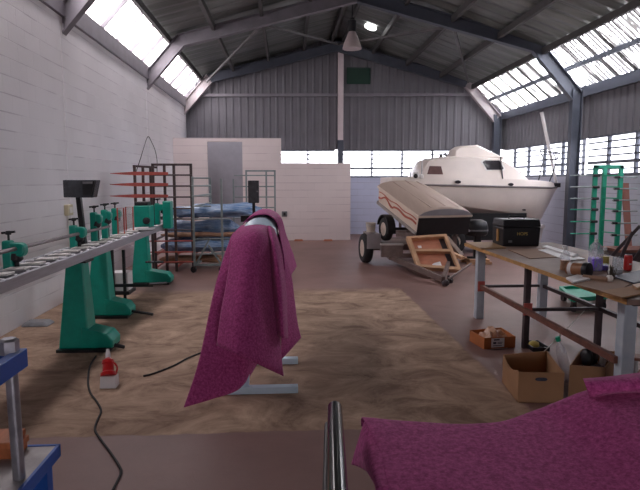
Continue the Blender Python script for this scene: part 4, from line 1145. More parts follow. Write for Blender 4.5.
# crumpled wrapping inside
cen = sum(cc2, Vector()) / 4
mb = MB(); ringn = 9
pts = []
for i in range(ringn):
    row = []
    for j in range(ringn):
        s, q_ = i / (ringn - 1), j / (ringn - 1)
        pt = cc2[0].lerp(cc2[1], .08 + .84 * s).lerp(cc2[3].lerp(cc2[2], .08 + .84 * s), .08 + .84 * q_)
        z = .03 + .13 * (math.sin(PI * s) * math.sin(PI * q_)) ** .6 + random.uniform(-.02, .03) * (0 < i < 8) * (0 < j < 8)
        row.append(Vector((pt.x, pt.y, z)))
    pts.append(row)
vs = [q for r in pts for q in r]
mb.add(vs, [(i * ringn + j, i * ringn + j + 1, (i + 1) * ringn + j + 1, (i + 1) * ringn + j) for i in range(ringn - 1) for j in range(ringn - 1)])
tag(mb.build('packing_wrap', mat('shiny_tan_wrap', (.55, .26, .13), .25, 0, .3, 12.0, col2=(.72, .52, .40)), org=(cen.x, cen.y, .01), solid=.004), 'crumpled shiny packing wrap filling the orange-brown tray box', 'packing')
# second open box with tools
c3 = [Pz(568, 398, 0), Pz(604, 401, 0), Pz(614, 382, 0), Pz(580, 379, 0)]
t3, cc3 = carton('cardboard_box', c3, .26, M['card'], 'taller open cardboard box full of cables and tools by the table leg', holes=False)
cen = sum(cc3, Vector()) / 4
fl = MB(); fl.box(cen.x - .1, cen.x + .1, cen.y - .07, cen.y + .07, .008, .19)
tag(fl.build('folded_cloth', M['print'], org=(cen.x, cen.y, .01), bevel=.02), 'dark folded cloth at the bottom of the tool box', 'cloth')
def blob(name, c, s, m, label, cat, seed, z0=None):
    mb = MB(); rings = []
    for i in range(9):
        ph = -PI / 2 + PI * i / 8
        ring = []
        for k in range(14):
            th = 2 * PI * k / 14; w = 1 + .28 * noise.noise(Vector((math.cos(th) * 1.4 + seed, math.sin(th) * 1.4, ph * 1.2)))
            ring.append(Vector((c[0] + math.cos(th) * math.cos(ph) * s[0] * w, c[1] + math.sin(th) * math.cos(ph) * s[1] * w, c[2] + math.sin(ph) * s[2])))
        rings.append(ring)
    o = mb.loft(rings).build(name, m, org=(c[0], c[1], c[2] - s[2])); sm(o, 1.5)
    return tag(o, label, cat)
blob('work_glove', (cen.x - .06, cen.y - .01, .265), (.045, .055, .075), M['black'], 'black glove sticking out at the left of the tool box', 'glove', 3)
blob('work_glove', (cen.x - .0, cen.y + .02, .27), (.04, .05, .075), M['black'], 'black glove in the middle of the tool box', 'glove', 8)
pts = [Vector((cen.x + .065 + .03 * math.cos(a_), cen.y - .05 + .006 * a_, .25 + .045 * math.sin(a_))) for a_ in [i * .5 for i in range(26)]]
tag(MB().path(pts, .006, 6).build('cable_coil', M['paper'], org=pts[0]), 'coil of white cable standing in the tool box', 'cable')
t = thing('spray_can', (cen.x + .105, cen.y + .05, .01), 'can with red cap at the right of the tool box', 'can')
MB().lathe([(.022, 0), (.022, .25)], (cen.x + .105, cen.y + .05, .01), n=16).build('can_body', M['paper'], t)
MB().lathe([(.02, .25), (.02, .29), (.012, .30)], (cen.x + .105, cen.y + .05, .01), n=16).build('cap', M['redp'], t)
# clear bottle with green cap, black pan with yellow sponge, thin rod
b0 = Pz(575, 386, 0); k = b0.y / FPX; tp = P(563.5, 340, b0.y + .02)
b0 = Vector((b0.x - .0, b0.y + .1, .0)); ax = (Vector((tp.x - .01, b0.y - .0, tp.z)) - b0); Lb = ax.length
t = thing('water_bottle', b0, 'clear plastic bottle with green cap standing between two cardboard boxes', 'bottle')
MB().lathe([(.035, 0), (.042, .01), (.042, Lb * .62), (.038, Lb * .72), (.016, Lb * .88), (.014, Lb * .93)], b0, ax, 18).build('body', M['plasticclear'], t, smooth=True)
MB().lathe([(.019, Lb * .92), (.019, Lb * 1.0), (.016, Lb * 1.01)], b0, ax, 14).build('cap', M['greencap'], t)
p = Pz(532, 352, 0)
t = thing('oil_pan', (p.x, p.y + .12, 0), 'shallow black pan on the floor behind the brown cardboard box', 'pan')
x0, x1 = Pz(531, 351, 0).x, Pz(547, 351, 0).x
MB().taper((x0 + .02, x1 - .02, p.y, p.y + .2), 0, (x0, x1, p.y - .02, p.y + .22), .012).build('pan_base', M['black'], t)
mb = MB()
for A, B in (((x0, p.y - .02), (x1, p.y - .02)), ((x1, p.y - .02), (x1, p.y + .22)), ((x1, p.y + .22), (x0, p.y + .22)), ((x0, p.y + .22), (x0, p.y - .02))): mb.bar((*A, .03), (*B, .03), .012, .04)
mb.build('pan_rim', M['black'], t)
blob('yellow_sponge', ((x0 + x1) / 2 - .02, p.y + .1, .047), (.055, .05, .035), M['yellow'], 'yellow sponge lying in the black pan', 'sponge', 5)
A = Vector((cc1[0].x + .07, cc1[0].y + .14, .012)); A = P(524, 373, cc1[0].y + .12); A.z = max(A.z, .15)
B = P(600, 292, 5.5)
B = Vector((lx1 - .02, 5.52, .405)); 
A = P(522, 374, 4.5); B = P(586, 309, 5.3)
dd = (B - A).normalized()
s_ = (A.z - .012) / dd.z
tag(MB().tube(A - dd * s_, B, .0045, 6).build('thin_rod', M['pad'], org=A - dd * s_), 'thin white rod leaning out of the brown cardboard box', 'rod')
# machine part by the near leg
p = Pz(632, 385, 0)
t = thing('pipe_valve', (2.62, 4.25, 0), 'red-brown pipe valve on the floor behind the near table leg', 'valve')
c = P(628, 360, 4.3)
MB().lathe([(.055, 0), (.055, .02), (.03, .03), (.03, .16), (.055, .17), (.055, .19)], (c.x - .02, 4.3, .055), (1, .1, 0), 18).build('valve_body', M['rust'], t)
MB().tube((c.x + .07, 4.3, .07), (c.x + .07, 4.3, .2), .014, 10).build('stem', M['steel'], t)
MB().lathe([(.065, 0), (.068, .012), (.065, .024)], (c.x + .07, 4.3, .2), n=20).build('hand_wheel', M['rust'], t)

# ------------------------------------------------------------------ green racks on the right
Y = 9.6
t = thing('peg_rack', (P(608, 200, Y).x, Y, 0), 'tall green peg rack standing against the right windows', 'rack')
ztop = P(608, 165.5, Y).z
ups = [(594.7, 0), (603.8, .35), (620.2, 0)]
for i, (u, dy) in enumerate(ups):
    x = P(u, 200, Y + dy).x
    MB().box(x - .035, x + .035, Y + dy, Y + dy + .05, 0, ztop - (.03 if dy else 0)).build('upright', M['greenrack'], t)
xa, xb2 = P(594.7, 200, Y).x, P(620.2, 200, Y).x
MB().box(xa - .035, xb2 + .035, Y, Y + .05, ztop - .05, ztop + .01).build('top_bar', M['greenrack'], t)
MB().box(xa - .1, xb2 + .1, Y - .1, Y + .45, 0, .05).build('base', M['greenrack'], t)
for j, v in enumerate((175.5, 187, 198.5, 209.5, 221.5, 233.5)):
    z = P(594, v, Y).z
    o = MB().tube((xa, Y - .012, z), (P(570, v, Y).x, Y - .012, z), .011, 8).build('peg', M['greyrack'] if j < 3 else M['greenrack'], t)
    MB().tube((xa - .06, Y - .012, z), (xa + .06, Y - .012, z), .024, 8).build('peg_sleeve', M['black'], o)
    o = MB().tube((xb2 - .15, Y - .012, z - .03), (min(P(637, v, Y).x, XR - .1), Y - .012, z - .03), .011, 8).build('peg', M['greyrack'], t)
    MB().tube((xb2 - .13, Y - .012, z - .03), (xb2 - .04, Y - .012, z - .03), .022, 8).build('peg_sleeve', M['black'], o)
    MB().tube((P(603.8, 200, Y + .33).x, Y + .34, z), (xb2, Y + .02, z), .011, 8).build('peg', M['greenrack'], t)
# low green trolley base beyond the table
z = .16
cs = [Pz(u, v, z) for u, v in ((573, 300.5), (606, 297.5), (597, 287), (561, 289))]
t = thing('trolley_base', (sum(c.x for c in cs) / 4, sum(c.y for c in cs) / 4, 0), 'low green steel trolley base on the floor beyond the table', 'trolley')
def lerp4(s, q_): return cs[0].lerp(cs[1], s).lerp(cs[3].lerp(cs[2], s), q_)
MB().prism([Vector((c.x, c.y, z - .025)) for c in cs], (0, 0, .025)).build('deck', M['greenrack'], t, bevel=.006)
mb = MB()
for a, b in ((0, 1), (1, 2), (2, 3), (3, 0)): mb.bar(cs[a] + Vector((0, 0, .012)), cs[b] + Vector((0, 0, .012)), .05, .05)
mb.build('deck_frame', M['greenrack'], t)
for s in (.06, .94):
    for q_ in (.08, .92):
        c = lerp4(s, q_); w_ = MB().lathe([(.05, -.02), (.05, .02)], (c.x, c.y, .05), (1, 0, 0), 16).build('castor', M['black'], t)
        MB().box(c.x - .028, c.x + .028, c.y - .02, c.y + .02, .06, z - .025).build('castor_fork', M['darkrack'], w_)
# leaning brown panel and offcuts by the right wall
Y = 10.15
p, q = P(625.5, 183, Y), P(655, 232, Y)
tag(MB().hexa([(p.x, Y - .25, .0), (6.42, Y - .25, .0), (6.42, Y - .21, .0), (p.x, Y - .21, .0), (p.x, Y + .1, p.z), (6.45, Y + .1, p.z), (6.45, Y + .14, p.z), (p.x, Y + .14, p.z)]).build('leaning_panel', M['rednote'], org=(p.x, Y, 0)),
    'brick-red panel standing upright by the right wall behind the green rack', 'panel')
for i, (u0, v0, u1, v1, Y, lab) in enumerate(((606, 262, 640, 226, 8.6, 'longest dark steel angle leaning behind the red can'), (616, 268, 633, 232, 8.4, 'short dark steel angle leaning behind the clear jar'), (628, 268, 650, 238, 8.2, 'dark steel angle leaning at the right edge beyond the table'))):
    a, b = P(u0, v0, Y), P(u1, v1, Y); d = (b - a).normalized(); a = a - d * (a.z / d.z)
    mb = MB(); mb.bar(a, b, .05, .008, (0, 1, 0)); mb.bar(a + Vector((0, .025, 0)), b + Vector((0, .025, 0)), .008, .05, (0, 1, 0))
    tag(mb.build('steel_angle', M['darksteel'], org=a), lab, 'steel angle', 'steel angles by the right wall')
bn = P(632, 262, 8.9)
t = thing('scrap_bin', (bn.x, 8.95, 0), 'dark steel bin on the floor beyond the right end of the table', 'bin')
MB().taper((bn.x - .3, bn.x + .5, 8.75, 9.15), 0, (bn.x - .33, bn.x + .53, 8.7, 9.2), .5).build('bin_body', M['darksteel'], t)
MB().box(bn.x - .36, bn.x + .56, 8.66, 9.24, .5, .54).build('bin_rim', M['rust'], t)

# ------------------------------------------------------------------ cabin boat
YC = 13.2
t = thing('cabin_boat', (4.4, YC, .5), 'white cabin cruiser boat on a trailer by the right windows', 'boat')
ST = [  # x, half beam at sheer, z deck, z rub, chine half beam, z chine, z keel
    (2.35, .80, 1.74, 1.57, .70, 1.26, .98), (3.4, .86, 1.73, 1.55, .76, 1.16, .86), (4.4, .86, 1.71, 1.53, .72, 1.03, .78), (5.2, .76, 1.69, 1.51, .58, .92, .71),
    (5.75, .58, 1.67, 1.50, .42, .80, .60), (6.05, .40, 1.65, 1.49, .22, .74, .60), (6.28, .24, 1.63, 1.48, .09, 1.08, 1.02), (6.5, .04, 1.58, 1.50, .02, 1.47, 1.45)]
ST2 = []
for (a, b) in zip(ST, ST[1:]):
    for k in range(4): ST2.append(tuple(a[i] + (b[i] - a[i]) * k / 4 for i in range(7)))
ST2.append(ST[-1])
rings = []
for x, hb, zd, zr, cb, zc, zk in ST2:
    half = [(0, zk), (cb, zc), (cb + .015, zc + .02), ((cb + hb) / 2 + .02, (zc + zr) / 2), (hb, zr), (hb - .02, zr + .02), (hb - .06, zd)]
    ring = [Vector((x, YC - y, z)) for y, z in half] + [Vector((x, YC + y, z)) for y, z in reversed(half[1:])]
    rings.append(ring)
hull = sm(MB().loft(rings).build('hull', M['white'], t), .45)
for s in (-1, 1):
    mb = MB().path([Vector((x, YC + s * (hb + .004), zr + .005)) for x, hb, zd, zr, cb, zc, zk in ST2], .022, 8); mb.build('rub_rail', mat('grey_rub_rail', (.20, .17, .17), .5), t)
# cabin
CS = [(3.02, .70, .66, 1.78), (3.10, .70, .64, 1.95), (3.22, .70, .62, 2.12), (3.6, .70, .60, 2.19), (4.3, .69, .58, 2.20), (4.85, .66, .55, 2.17), (5.05, .63, .50, 2.09), (5.35, .54, .42, 1.94), (5.62, .42, .36, 1.74)]
rings = []
for x, hb, ht, z in CS:
    rings.append([Vector((x, YC - hb, 1.66)), Vector((x, YC - ht, z - .03)), Vector((x, YC - ht + .08, z)), Vector((x, YC, z + .025)), Vector((x, YC + ht - .08, z)), Vector((x, YC + ht, z - .03)), Vector((x, YC + hb, 1.66))])
cab = sm(MB().loft(rings).build('cabin', M['white'], t), .5)
def side_y(x, z):      # near side of the cabin
    for a, b in zip(CS, CS[1:]):
        if a[0] <= x <= b[0]:
            f = (x - a[0]) / (b[0] - a[0]); hb = a[1] + (b[1] - a[1]) * f; ht = a[2] + (b[2] - a[2]) * f; zz = a[3] + (b[3] - a[3]) * f - .03
            return hb + (ht - hb) * (z - 1.66) / (zz - 1.66)
    return .5
def cabwin(pts, grow, off, m, name, parent):
    cx = sum(p[0] for p in pts) / len(pts); cz = sum(p[1] for p in pts) / len(pts)
    poly = []
    for u, v in pts:
        u = cx + (u - cx) * grow; v = cz + (v - cz) * grow
        q = P(u, v, YC - .62); q = P(u, v, YC - side_y(q.x, q.z))
        poly.append(Vector((q.x, YC - side_y(q.x, q.z) - off, q.z)))
    return MB().prism(poly, (0, .03, 0)).build(name, m, parent)
w1 = cabwin([(427, 174.2), (429.5, 166), (441, 166.3), (443, 174.5)], 1.12, .006, M['white'], 'window_frame', t)
cabwin([(427, 174.2), (429.5, 166), (441, 166.3), (443, 174.5)], 1, .012, mat('brown_tinted_window', (.16, .09, .085), .2), 'cabin_window', w1)
w2 = cabwin([(482.5, 162), (485, 160.3), (499.5, 160.5), (503.5, 168.5), (502, 169.8), (487, 169.8)], 1.2, .006, M['pad'], 'window_frame', t)
cabwin([(482.5, 162), (485, 160.3), (499.5, 160.5), (503.5, 168.5), (502, 169.8), (487, 169.8)], 1, .012, M['smoke'], 'cabin_window', w2)
# roof hatch
rings = []
for x, hb, z in ((3.86, .36, 2.20), (3.93, .36, 2.38), (4.05, .34, 2.46), (4.45, .33, 2.485), (4.6, .33, 2.42), (4.95, .34, 2.26), (5.08, .34, 2.18)):
    rings.append([Vector((x, YC - hb, 2.16)), Vector((x, YC - hb + .05, z - .04)), Vector((x, YC - hb + .12, z)), Vector((x, YC + hb - .12, z)), Vector((x, YC + hb - .05, z - .04)), Vector((x, YC + hb, 2.16))])
sm(MB().loft(rings).build('roof_hatch', M['white'], t), .5)
MB().box(3.7, 5.0, YC - .45, YC + .45, 2.17, 2.215).build('hatch_coaming', M['white'], t, bevel=.01)
for u, v in ((441, 153), (489, 153)):
    c = P(u, v + 3, YC - .1); MB().lathe([(.03, 0), (.045, .03), (.03, .09)], (c.x, YC - .1, 2.19)).build('deck_light', M['black'], t)
MB().path([P(447, 156, YC - .3), P(443, 154, YC - .3), P(446, 153, YC - .3)], .02, 8).build('cleat', M['black'], t)
# rails and pole
a, b = P(411, 160.5, YC - .7), P(422, 160.5, YC - .7)
MB().path([(a.x, YC - .7, 1.7), (a.x, YC - .7, a.z), (b.x, YC - .7, a.z), (b.x, YC - .7, 1.7)], .012, 8).build('stern_rail', M['steel'], t)
c = P(415, 179, YC - .72)
mb = MB(); mb.box(c.x - .05, c.x + .07, YC - .80, YC - .66, 1.70, 1.86); mb.box(c.x + .09, c.x + .18, YC - .8, YC - .68, 1.70, 1.80); mb.build('stern_fitting', M['pad'], t, bevel=.02)
MB().lathe([(.045, 0), (.05, .03), (.02, .05)], (c.x - .01, YC - .80, 1.76), (0, -1, 0)).build('stern_fitting', M['black'], t)
MB().tube((P(502, 180, YC - .6).x, YC - .64, 1.70), P(500.5, 157, YC - .6), .014, 8).build('grab_post', M['rail'], t)
mb = MB().path([P(500.5, 157, YC - .6), P(508, 155, YC - .58), P(522, 154, YC - .5)], .010, 8); mb.build('grab_rail', M['rail'], t)
for p0, p1, p2 in (((538.5, 180.5), (543, 160), (540, 151)), ((549, 183), (556, 162), (553, 153)),):
    MB().path(catmull([P(u, v, YC - .15) for u, v in (p0, p1, p2)], 5), .016, 8).build('bow_rail', M['rail'], t)
MB().path(catmull([P(540, 151, YC - .15), P(546, 152, YC - .15), P(559, 153, YC - .12), P(556, 160, YC - .1)], 5), .016, 8).build('bow_rail', M['rail'], t)
MB().tube(P(542, 159, YC - .15), P(556, 160, YC - .15), .012, 8).build('bow_rail', M['rail'], t)
MB().tube(P(557, 186, YC - .03), P(541.5, 112, YC - .03), .034, 14, .042).build('mast_pole', M['paper'], t)
c = P(557, 187, YC - .03); MB().box(c.x - .09, c.x + .06, YC - .09, YC + .05, 1.50, 1.60).build('bow_fitting', M['black'], t, bevel=.01)
for u, v, r_ in ((458, 182, .05), (511, 184.5, .045), (524.5, 210, .025)):
    q = P(u, v, YC - .85)
    hbq = None
    for s0, s1 in zip(ST2, ST2[1:]):
        if s0[0] <= q.x <= s1[0]:
            hbq = s0[1] if v < 188 else (s0[1] + s0[4]) / 2
    hbq = hbq or .7
    q = P(u, v, YC - hbq)
    rings = []
    o = MB()
    pl = [Vector((q.x + math.cos(a) * r_ * 1.35, YC - hbq - .004, q.z + math.sin(a) * r_ * .75)) for a in [2 * PI * i / 18 for i in range(18)]]
    o.prism(pl, (0, .06, 0)).build('hull_vent', M['smoke'], t)
# boat trailer
t = thing('boat_trailer', (4.2, YC, 0), 'dark road trailer carrying the white cabin boat', 'trailer')
MB().box(2.6, 6.1, YC - .04, YC + .04, .40, .48).build('main_beam', M['tgrey'], t)
for s in (-1, 1):
    MB().bar((2.5, YC + s * .6, .43), (4.9, YC + s * .6, .43), .06, .08).build('side_rail', M['tgrey'], t)
    MB().bar((4.9, YC + s * .6, .43), (5.8, YC + s * .05, .43), .06, .08).build('side_rail', M['tgrey'], t)
    MB().hexa([(2.6, YC + s * .42 - .05, .96), (4.8, YC + s * .42 - .05, .76), (4.8, YC + s * .42 + .05, .76), (2.6, YC + s * .42 + .05, .96), (2.6, YC + s * .42 - .05, 1.03), (4.8, YC + s * .42 - .05, .83), (4.8, YC + s * .42 + .05, .83), (2.6, YC + s * .42 + .05, 1.03)]).build('bunk', M['teal'], t)
    for x in (2.8, 4.5): MB().box(x - .03, x + .03, YC + s * .42 - .03, YC + s * .42 + .03, .45, .96 - (x - 2.6) * .09).build('bunk_post', M['tgrey'], t)
    w_ = MB().lathe_open([(.16, -.08), (.25, -.09), (.285, -.07), (.29, 0), (.285, .07), (.25, .09), (.16, .08)], (3.75, YC + s * .82, .29), (0, 1, 0), 24).build('wheel', M['rubber'], t); sm(w_)
    MB().lathe([(.16, -.075), (.05, -.085), (.05, .08), (.16, .075)], (3.75, YC + s * .82, .29), (0, 1, 0), 20).build('rim', M['rim'], w_)
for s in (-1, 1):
    MB().box(3.0, 5.5, YC + s * .66, YC + s * .68, .30, .92).build('side_board', M['black'], t)  # black boards added to stand for the shade under the hull
for x in (2.7, 3.75, 4.7): MB().box(x - .03, x + .03, YC - .75 if x == 3.75 else YC - .6, YC + .75 if x == 3.75 else YC + .6, .36, .42).build('cross_member', M['tgrey'], t)
o = MB(); o.prism([(5.95, YC - .04, .0), (6.12, YC - .04, 0), (6.22, YC - .04, .56), (6.10, YC - .04, .60)], (0, .08, 0)); o.build('winch_post', M['paper'], t)
MB().bar((5.80, YC - .05, .10), (6.13, YC - .05, .50), .05, .05, (0, 1, 0)).build('winch_brace', M['paper'], t)
MB().lathe([(.05, 0), (.05, .1)], (6.16, YC - .12, .56), (0, 1, 0), 14).build('winch_drum', M['paper'], t)
# outboard motor in the gap
p = P(477, 236, 11.0)
t = thing('outboard_motor', (p.x, 11.0, 0), 'black outboard motor with pale stripe between the trailers', 'motor')
rings = []
for z, s in ((.56, .8), (.60, 1), (.74, 1), (.84, .85), (.88, .5)):
    rings.append([Vector((p.x - .02 + math.cos(a) * .24 * s, 11.0 + math.sin(a) * .15 * s, z)) for a in [2 * PI * i / 18 for i in range(18)]])
sm(MB().loft(rings).build('cowl', M['black'], t), .8)
MB().loft([[Vector((p.x - .02 + math.cos(a) * .246 * s, 11.0 + math.sin(a) * .156 * s, z)) for a in [2 * PI * i / 18 for i in range(18)]] for z, s in ((.655, 1), (.685, 1))]).build('stripe', M['sticker'], t)
MB().box(p.x - .06, p.x + .08, 10.95, 11.05, .12, .57).build('leg', M['black'], t, bevel=.02)
MB().box(p.x - .18, p.x + .2, 10.96, 11.04, .1, .14).build('cavitation_plate', M['black'], t)
mb = MB(); mb.box(p.x - .25, p.x + .25, 10.8, 10.85, 0, .05); mb.box(p.x - .25, p.x + .25, 11.15, 11.2, 0, .05); mb.box(p.x - .2, p.x - .15, 10.8, 11.2, .05, .10); mb.box(p.x + .15, p.x + .2, 10.8, 11.2, .05, .10); mb.build('wooden_stand', M['pine'], t)
MB().path(catmull([Vector((p.x - .2, 10.88, .66)), Vector((p.x - .32, 10.7, .72)), Vector((p.x - .42, 10.55, .75))], 4), .022, 8).build('tiller', M['sticker'], t)

# ------------------------------------------------------------------ flat trailer and luggage trailer
AX = 11.05
wl = Pz(366, 263, 0)
t = thing('flat_trailer', (2.3, 10.3, 0), 'low flat trailer with its drawbar nose on the floor', 'trailer')
apex = Vector((Pz(443, 281, .06).x, Pz(443, 281, .06).y, .09))
def tire(c, r, w, ax, name, parent):
    o = MB().lathe_open([(r * .58, -w * .45), (r * .85, -w * .5), (r * .97, -w * .36), (r, -w * .1), (r, w * .1), (r * .97, w * .36), (r * .85, w * .5), (r * .58, w * .45)], c, ax, 28).build(name, M['rubber'], parent); sm(o, .9)
    q = MB().lathe([(r * .58, -w * .42), (r * .5, -w * .3), (r * .2, -w * .34), (r * .16, -w * .42), (.01, -w * .42)], c, ax, 20).build('rim', M['rim'], o)
    q = MB().lathe([(r * .58, w * .42), (r * .5, w * .3), (r * .2, w * .34), (r * .16, w * .42), (.01, w * .42)], c, ax, 20).build('rim', M['rim'], o)
    return o
RL = 1.88; RR_ = 3.0
tire(Vector((wl.x + .0, wl.y + .05, .3)), .3, .18, (1, .12, 0), 'wheel', t)
tire(Vector((RR_ + .35, wl.y + .05, .3)), .3, .18, (1, .12, 0), 'wheel', t)
MB().box(wl.x, RR_ + .35, wl.y, wl.y + .08, .26, .34).build('axle', M['tgrey'], t)
for x in (RL, RR_):
    MB().bar((x, wl.y + .9, .42), (x, 9.95, .28), .06, .1).build('side_rail', M['tgrey'], t)
    MB().bar((x, 9.97, .28), apex, .06, .09).build('drawbar', M['tgrey'], t)
for y, z in ((11.9, .41), (11.0, .37), (10.1, .30)): MB().box(RL, RR_, y - .03, y + .03, z - .05, z + .03).build('cross_member', M['tgrey'], t)
MB().box(RL + .03, RR_ - .03, 10.75, 12.0, .405, .425).build('deck', M['plydull'], t)
# mudguard over the left wheel
p, q = P(364.5, 231, wl.y - .1), P(374.5, 246.5, wl.y - .1)
MB().prism([(wl.x - .02, wl.y - .32, .40), (wl.x - .02, wl.y - .32, .62), (wl.x - .02, wl.y + .32, .62), (wl.x - .02, wl.y + .4, .40), (wl.x - .02, wl.y + .25, .60), (wl.x - .02, wl.y - .25, .60)], (.24, 0, 0)).build('mudguard', M['tgrey'], t)
MB().box(wl.x - .03, wl.x + .24, wl.y - .34, wl.y - .31, .33, .63).build('mud_flap', mat('grey_panel', (.30, .27, .28), .6), t)
MB().lathe([(.035, 0), (.05, .02), (.05, .10), (.03, .13)], (apex.x + .0, apex.y - .06, .03), (.1, -1, .3), 14).build('coupling', M['darksteel'], t)
mb = MB(); mb.lathe([(.045, -.02), (.045, .02)], (apex.x + .16, apex.y + .12, .045), (1, .3, 0), 16); mb.tube((apex.x + .12, apex.y + .1, .04), (apex.x + .12, apex.y + .1, .13), .02, 8); mb.build('jockey_wheel', M['darksteel'], t)
MB().tube((apex.x + .1, apex.y + .05, .08), (P(472, 264, 9.2).x, 9.25, P(472, 264, 9.2).z), .02, 8).build('handle_bar', M['tgrey'], t)
# bucket on the mudguard
c = Vector((wl.x + .09, wl.y + .0, .63)); 
t = thing('bucket', c, 'cream bucket standing on the mudguard of the flat trailer', 'bucket')
o = MB().lathe([(.085, 0), (.10, .17), (.108, .18), (.108, .19), (.096, .19), (.08, .02), (.0, .02)], c, n=20).build('bucket_body', M['bucket'], t); sm(o)
MB().path(catmull([c + Vector((-.1, 0, .17)), c + Vector((-.05, -.1, .13)), c + Vector((.05, -.1, .13)), c + Vector((.1, 0, .17))], 4), .006, 6).build('bail_handle', M['steel'], t)
# grey box on the trailer side
p, q = P(381.5, 244, 9.86), P(403, 257, 9.86)
ft = bpy.data.objects['flat_trailer']; ft['_org'] = (2.3, 10.3, 0)
MB().box(p.x, q.x, 9.86, 9.95, q.z, p.z - .03).build('head_board', M['tgrey'], ft, bevel=.006)
MB().box(p.x - .012, q.x + .012, 9.85, 9.96, p.z - .03, p.z).build('head_rail', mat('pale_board_edge', (.40, .35, .33), .5), ft, bevel=.006)

# luggage trailer: local frame
O = P(415.5, 236, 10.2)
axis = (P(377, 204.5, 12.0) - O); LT = axis.length; axis.normalize()
lat = Vector((1, -axis.x / axis.y * 1.0, 0)).normalized(); upv = lat.cross(axis).normalized()
WL = 1.08
HB = .36
def lt(a, b, c): return O + axis * a + lat * b + upv * c
t = thing('luggage_trailer', lt(LT / 2, WL / 2, 0), 'cream luggage trailer with red side stripes and taupe lid, tilted nose down', 'trailer')
def lbox(a0, a1, b0, b1, c0, c1):
    return [lt(a0, b0, c0), lt(a0, b1, c0), lt(a1, b1, c0), lt(a1, b0, c0), lt(a0, b0, c1), lt(a0, b1, c1), lt(a1, b1, c1), lt(a1, b0, c1)]
MB().hexa([lt(.02, .03, 0), lt(.02, WL - .03, 0), lt(LT, WL - .03, 0), lt(LT, .03, 0), lt(-.02, 0, HB), lt(-.02, WL, HB), lt(LT + .03, WL, HB), lt(LT + .03, 0, HB)]).build('body', M['cream'], t, bevel=.02)
MB().hexa(lbox(-.03, -.015, .0, WL, .02, HB)).build('front_panel', M['black'], t)
# red wave stripe on the near side: a band of short pieces
mb = MB(); pr_ = None
for k in range(33):
    s = .06 + (LT - .1) * k / 32
    zc = .30 + .015 * math.sin(k * .5)
    cur = (s, zc)
    if pr_:
        mb.hexa([lt(pr_[0], -.010, pr_[1] - .007), lt(cur[0], -.010, cur[1] - .007), lt(cur[0], .03, cur[1] - .007), lt(pr_[0], .03, pr_[1] - .007), lt(pr_[0], -.010, pr_[1] + .007), lt(cur[0], -.010, cur[1] + .007), lt(cur[0], .03, cur[1] + .007), lt(pr_[0], .03, pr_[1] + .007)])
    pr_ = cur
pr_ = None
for k in range(33):
    s = .06 + (LT - .1) * k / 32
    zc = .22 + .05 * math.sin(k * .55) * (1 if k > 18 else .35)
    cur = (s, zc)
    if pr_:
        mb.hexa([lt(pr_[0], -.004, pr_[1] - .018), lt(cur[0], -.004, cur[1] - .018), lt(cur[0], .03, cur[1] - .018), lt(pr_[0], .03, pr_[1] - .018), lt(pr_[0], -.004, pr_[1] + .018), lt(cur[0], -.004, cur[1] + .018), lt(cur[0], .03, cur[1] + .018), lt(pr_[0], .03, pr_[1] + .018)])
    pr_ = cur
mb.build('side_stripe', mat('red_stripe', (.45, .10, .06), .5), t)
MB().hexa(lbox(.0, LT, -.012, .02, .02, .07)).build('bottom_trim', mat('grey_trim', (.35, .31, .29), .5), t)
MB().hexa(lbox(-.045, LT + .05, -.025, WL + .025, HB, HB + .05)).build('lid_rim', M['cream'], t, bevel=.012)
rings = []
for a, hs in ((-.04, .85), (-.01, 1.0), (LT * .55, 1.05), (LT - .1, .95), (LT + .04, .75)):
    ring = []
    for k in range(13):
        f = k / 12; b = -.015 + (WL + .03) * f
        ring.append(lt(a, b, HB + .05 + .155 * hs * (math.sin(PI * f) ** .55)))
    rings.append(ring)
lid = MB().loft(rings, caps=True).build('lid', M['lidfab'], t); sm(lid, .6)
ring = [lt(-.05, b_, c_) for b_, c_ in [(-.01, HB + .05)] + [(-.01 + (WL + .02) * k / 12, HB + .05 + .125 * math.sin(PI * k / 12) ** .55) for k in range(13)] + [(WL + .01, HB + .05)]]
MB().prism(ring, axis * .02).build('lid_end', M['lidgrey'], t)
for k in (3, 6, 9):
    b = -.015 + (WL + .03) * k / 12; c_ = HB + .05 + .155 * math.sin(PI * k / 12) ** .55
    MB().hexa(lbox(.05, LT - .1, b - .012, b + .012, c_ - .02, c_ + .007)).build('lid_rib', M['lidfab'], t)
wc = P(386, 229, 11.0)
tire(wc, .235, .14, lat, 'wheel', t)
tire(wc + lat * (WL + .02), .235, .14, lat, 'wheel', t)
fd = MB(); 
arc = [(math.cos(a), math.sin(a)) for a in [PI * k / 10 for k in range(11)]]
a0 = (wc - O).dot(axis); c0 = (wc - O).dot(upv); b0 = (wc - O).dot(lat)
outer_ = [(a0 + ca * .29, c0 + sa * .29) for ca, sa in arc]; inner_ = [(a0 + ca * .265, c0 + sa * .265) for ca, sa in reversed(arc)]
fd.prism([lt(a, b0 - .08, c) for a, c in outer_ + inner_], lat * .16).build('mudguard', M['black'], t)
MB().bar(wc, wc + lat * (WL + .02), .05, .05).build('axle', M['black'], t)
MB().hexa(lbox(.1, LT - .05, .12, .18, -.08, 0)).build('chassis_rail', M['tgrey'], t)
MB().hexa(lbox(.1, LT - .05, WL - .18, WL - .12, -.08, 0)).build('chassis_rail', M['tgrey'], t)
for b in (.2, WL - .2):
    q = lt(.1, b, -.06); MB().box(q.x - .04, q.x + .04, q.y - .04, q.y + .04, .30, q.z).build('prop_leg', M['tgrey'], t)
MB().hexa(lbox(LT, LT + .12, .05, WL - .05, .02, .05)).build('tail_step', M['tgrey'], t)

